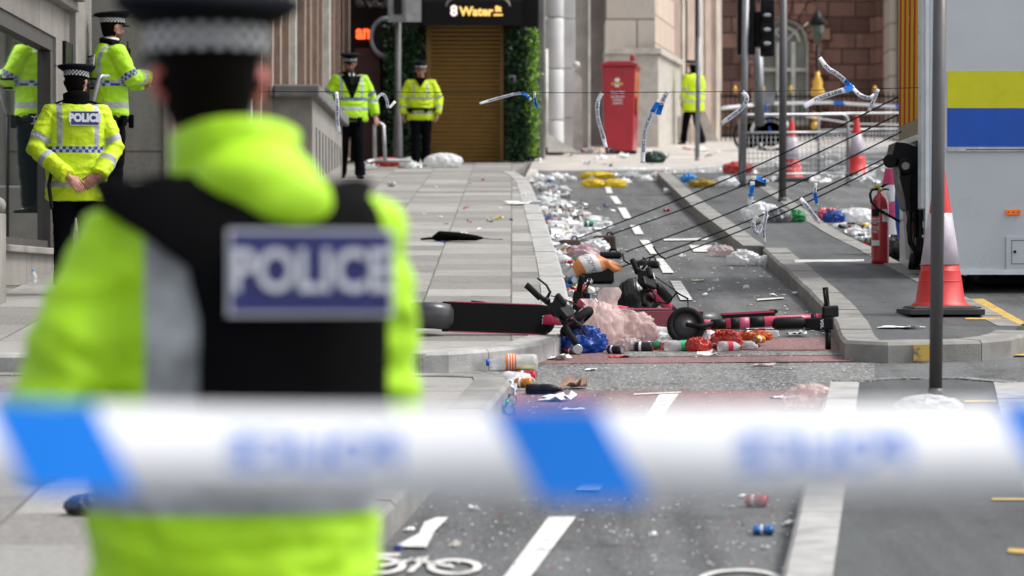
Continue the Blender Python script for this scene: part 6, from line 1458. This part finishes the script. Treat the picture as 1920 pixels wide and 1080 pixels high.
drift(54, left_near, dict(white_scrap=2, white_bag=1, cup=1, can=3, coloured=2.5), 'beside the left kerb next to the weights', 2, s0=.6, s1=1)
drift(75, lambda r: (lambda y: (1262 + (y - 335) * 1.33 - 4 - abs(r.gauss(0, 1)) * 16, y))(r.uniform(345, 470)), dict(white_scrap=3, white_bag=3, cup=1, can=1, coloured=1.5), 'against the left face of the island kerb', 3)
drift(130, lambda r: (lambda y: (1530 + (y - 400) * 1.55 + r.uniform(0, 70), y))(r.uniform(402, 462)), dict(white_scrap=3, white_bag=1.5, cup=1.5, can=2.5, coloured=2.5), 'on the road between the island and the extinguisher', 4)
drift(105, lambda r: (r.uniform(1250, 1690), r.uniform(291, 345)), dict(white_scrap=3, white_bag=3, cup=1, can=.5, coloured=1.2), 'scattered round the crowd barrier and far cones', 5, s0=.8, s1=1.7)
drift(36, lambda r: (r.uniform(1000, 1290), r.uniform(322, 345)), dict(white_scrap=3, white_bag=3, cup=1, coloured=1), 'at the far end of the cycle lane', 6, s0=.8, s1=1.6)
drift(30, lambda r: (r.uniform(960, 1350), 282 + abs(r.gauss(0, 12))), dict(white_scrap=3, white_bag=2, can=1, coloured=1), 'on the pale paving beyond the lane', 7, HK, .8, 1.6)
drift(62, lambda r: (r.uniform(1040, 1420), 660 - r.random() * 34), dict(white_scrap=2, white_bag=.6, cup=1.5, can=3, coloured=3), 'around the fallen scooters', 8, s0=.6, s1=1)
drift(16, lambda r: (lambda y: (948 - (y - 710) * .95 + r.uniform(4, 40), y))(r.uniform(718, 782)), dict(white_scrap=3, white_bag=2, cup=2, can=2, coloured=1), 'beside the near kerb above the tape', 9, s0=.6, s1=.95)
drift(16, lambda r: (r.uniform(780, 985), r.uniform(330, 520)), dict(white_scrap=3, coloured=1), 'lying singly on the far pavement slabs', 10, HK, .35, .7)
drift(26, lambda r: (r.uniform(1120, 1500), r.uniform(380, 560)), dict(white_scrap=3, coloured=1), 'lying singly on the far cycle lane', 11, 0, .3, .6)
drift(10, lambda r: (r.uniform(700, 1500), r.uniform(900, 1060)), dict(white_scrap=3, coloured=.6), 'lying singly on the near asphalt', 12, 0, .2, .45)
drift(14, lambda r: (r.uniform(1760, 1915), r.uniform(512, 528)), dict(white_scrap=2, cup=1, can=1.5, coloured=2), 'under the lorry', 13, 0, .6, 1)
drift(10, lambda r: (r.uniform(690, 790), r.uniform(925, 945)), dict(white_scrap=2, white_bag=2, coloured=.4), 'below the tape by the near officer', 14, 0, .5, .9)
drift(14, lambda r: (r.uniform(690, 800), r.uniform(300, 318)), dict(white_scrap=2, white_bag=1, coloured=2, can=1), 'at the foot of the lamp post by the ivy', 15, HK, .8, 1.4)
b = MB(W1); r = random.Random(99)
for i in range(1500):
    px, py = (r.uniform(640, 1600), r.uniform(640, 1080)) if i < 800 else (r.uniform(1000, 1700), r.uniform(330, 640)); p = G(px, py); s = r.uniform(.002, .008) if i < 800 else r.uniform(.004, .02)
    b.use(W1 if r.random() < .75 else r.choice((W2, M_CONE, M_BLACK))); a = r.uniform(0, 6.3)
    q = [p + Vector((s * k_ * math.cos(a + an), s * k_ * 1.3 * math.sin(a + an), 0)) for k_, an in ((1, 0), (.7, 1.8), (1.1, 3.1), (.6, 4.6))]
    b.prism([Vector((v.x, v.y, gz(v.y, .008))) for v in q], (0, 0, .003))
b.build('litter_flecks', label='tiny flecks of torn paper and grit trodden over the asphalt', cat='litter', kind='stuff')
# dark fan-shaped bicycle basket cover and loose parts at the back of the heap
b = MB(BK); q = G(1206, 606)
rs = []
for k in range(9):
    a = R(20 + 140 * k / 8); rs.append([Vector((.0, 0, .02)), Vector((.10 * math.cos(a) - .03, .03 * math.sin(3 * a), .14 * math.sin(a) + .03)), Vector((.19 * math.cos(a) - .05, .05 * math.sin(2 * a), .33 * math.sin(a) ** .8))])
b.rings(rs, cap=False, closed=False)
o = b.build('basket_cover', label='black fan-shaped nylon cover standing up behind the pink bags', cat='cover', loc=q); sm = o.modifiers.new('thickness', 'SOLIDIFY'); sm.thickness = .012
for (x_, y_), (x2, y2), lab in (((1040, 560), (1068, 604), 'thin black cable hanging over the kerb by the front scooter'), ((1290, 560), (1236, 566), 'loose black cable beside the upright grip')):
    b = MB(M_ROPE); p0, p1 = A(x_, y_, 23.2), A(x2, y2, 23.4); b.tube([p0, p0.lerp(p1, .4) + Vector((0, 0, .05)), p0.lerp(p1, .7) - Vector((0, 0, .02)), p1], .006, 6); b.build('cable', label=lab, cat='cable')
t = thing('electric_scooter', 'black scooter deck edge lying behind the long pink stem', 'scooter', G(1400, 606)); q = G(1400, 606)
b = MB(M_SBLK); b.box((0, 0, .055), (.40, .12, .05), rotm(0, -3, 5)); b.box((.19, 0, .085), (.06, .06, .03)); b.build('deck', t, bevel=.012)
b = MB(M_PINK); b.box((0.0, -.062, .075), (.38, .008, .014), rotm(0, -3, 5)); b.build('trim', t)
b = MB(M_SGREY); b.tube([(-.25, -.02, .03), (-.10, -.02, .05)], .028, 12); b.build('tube', t)
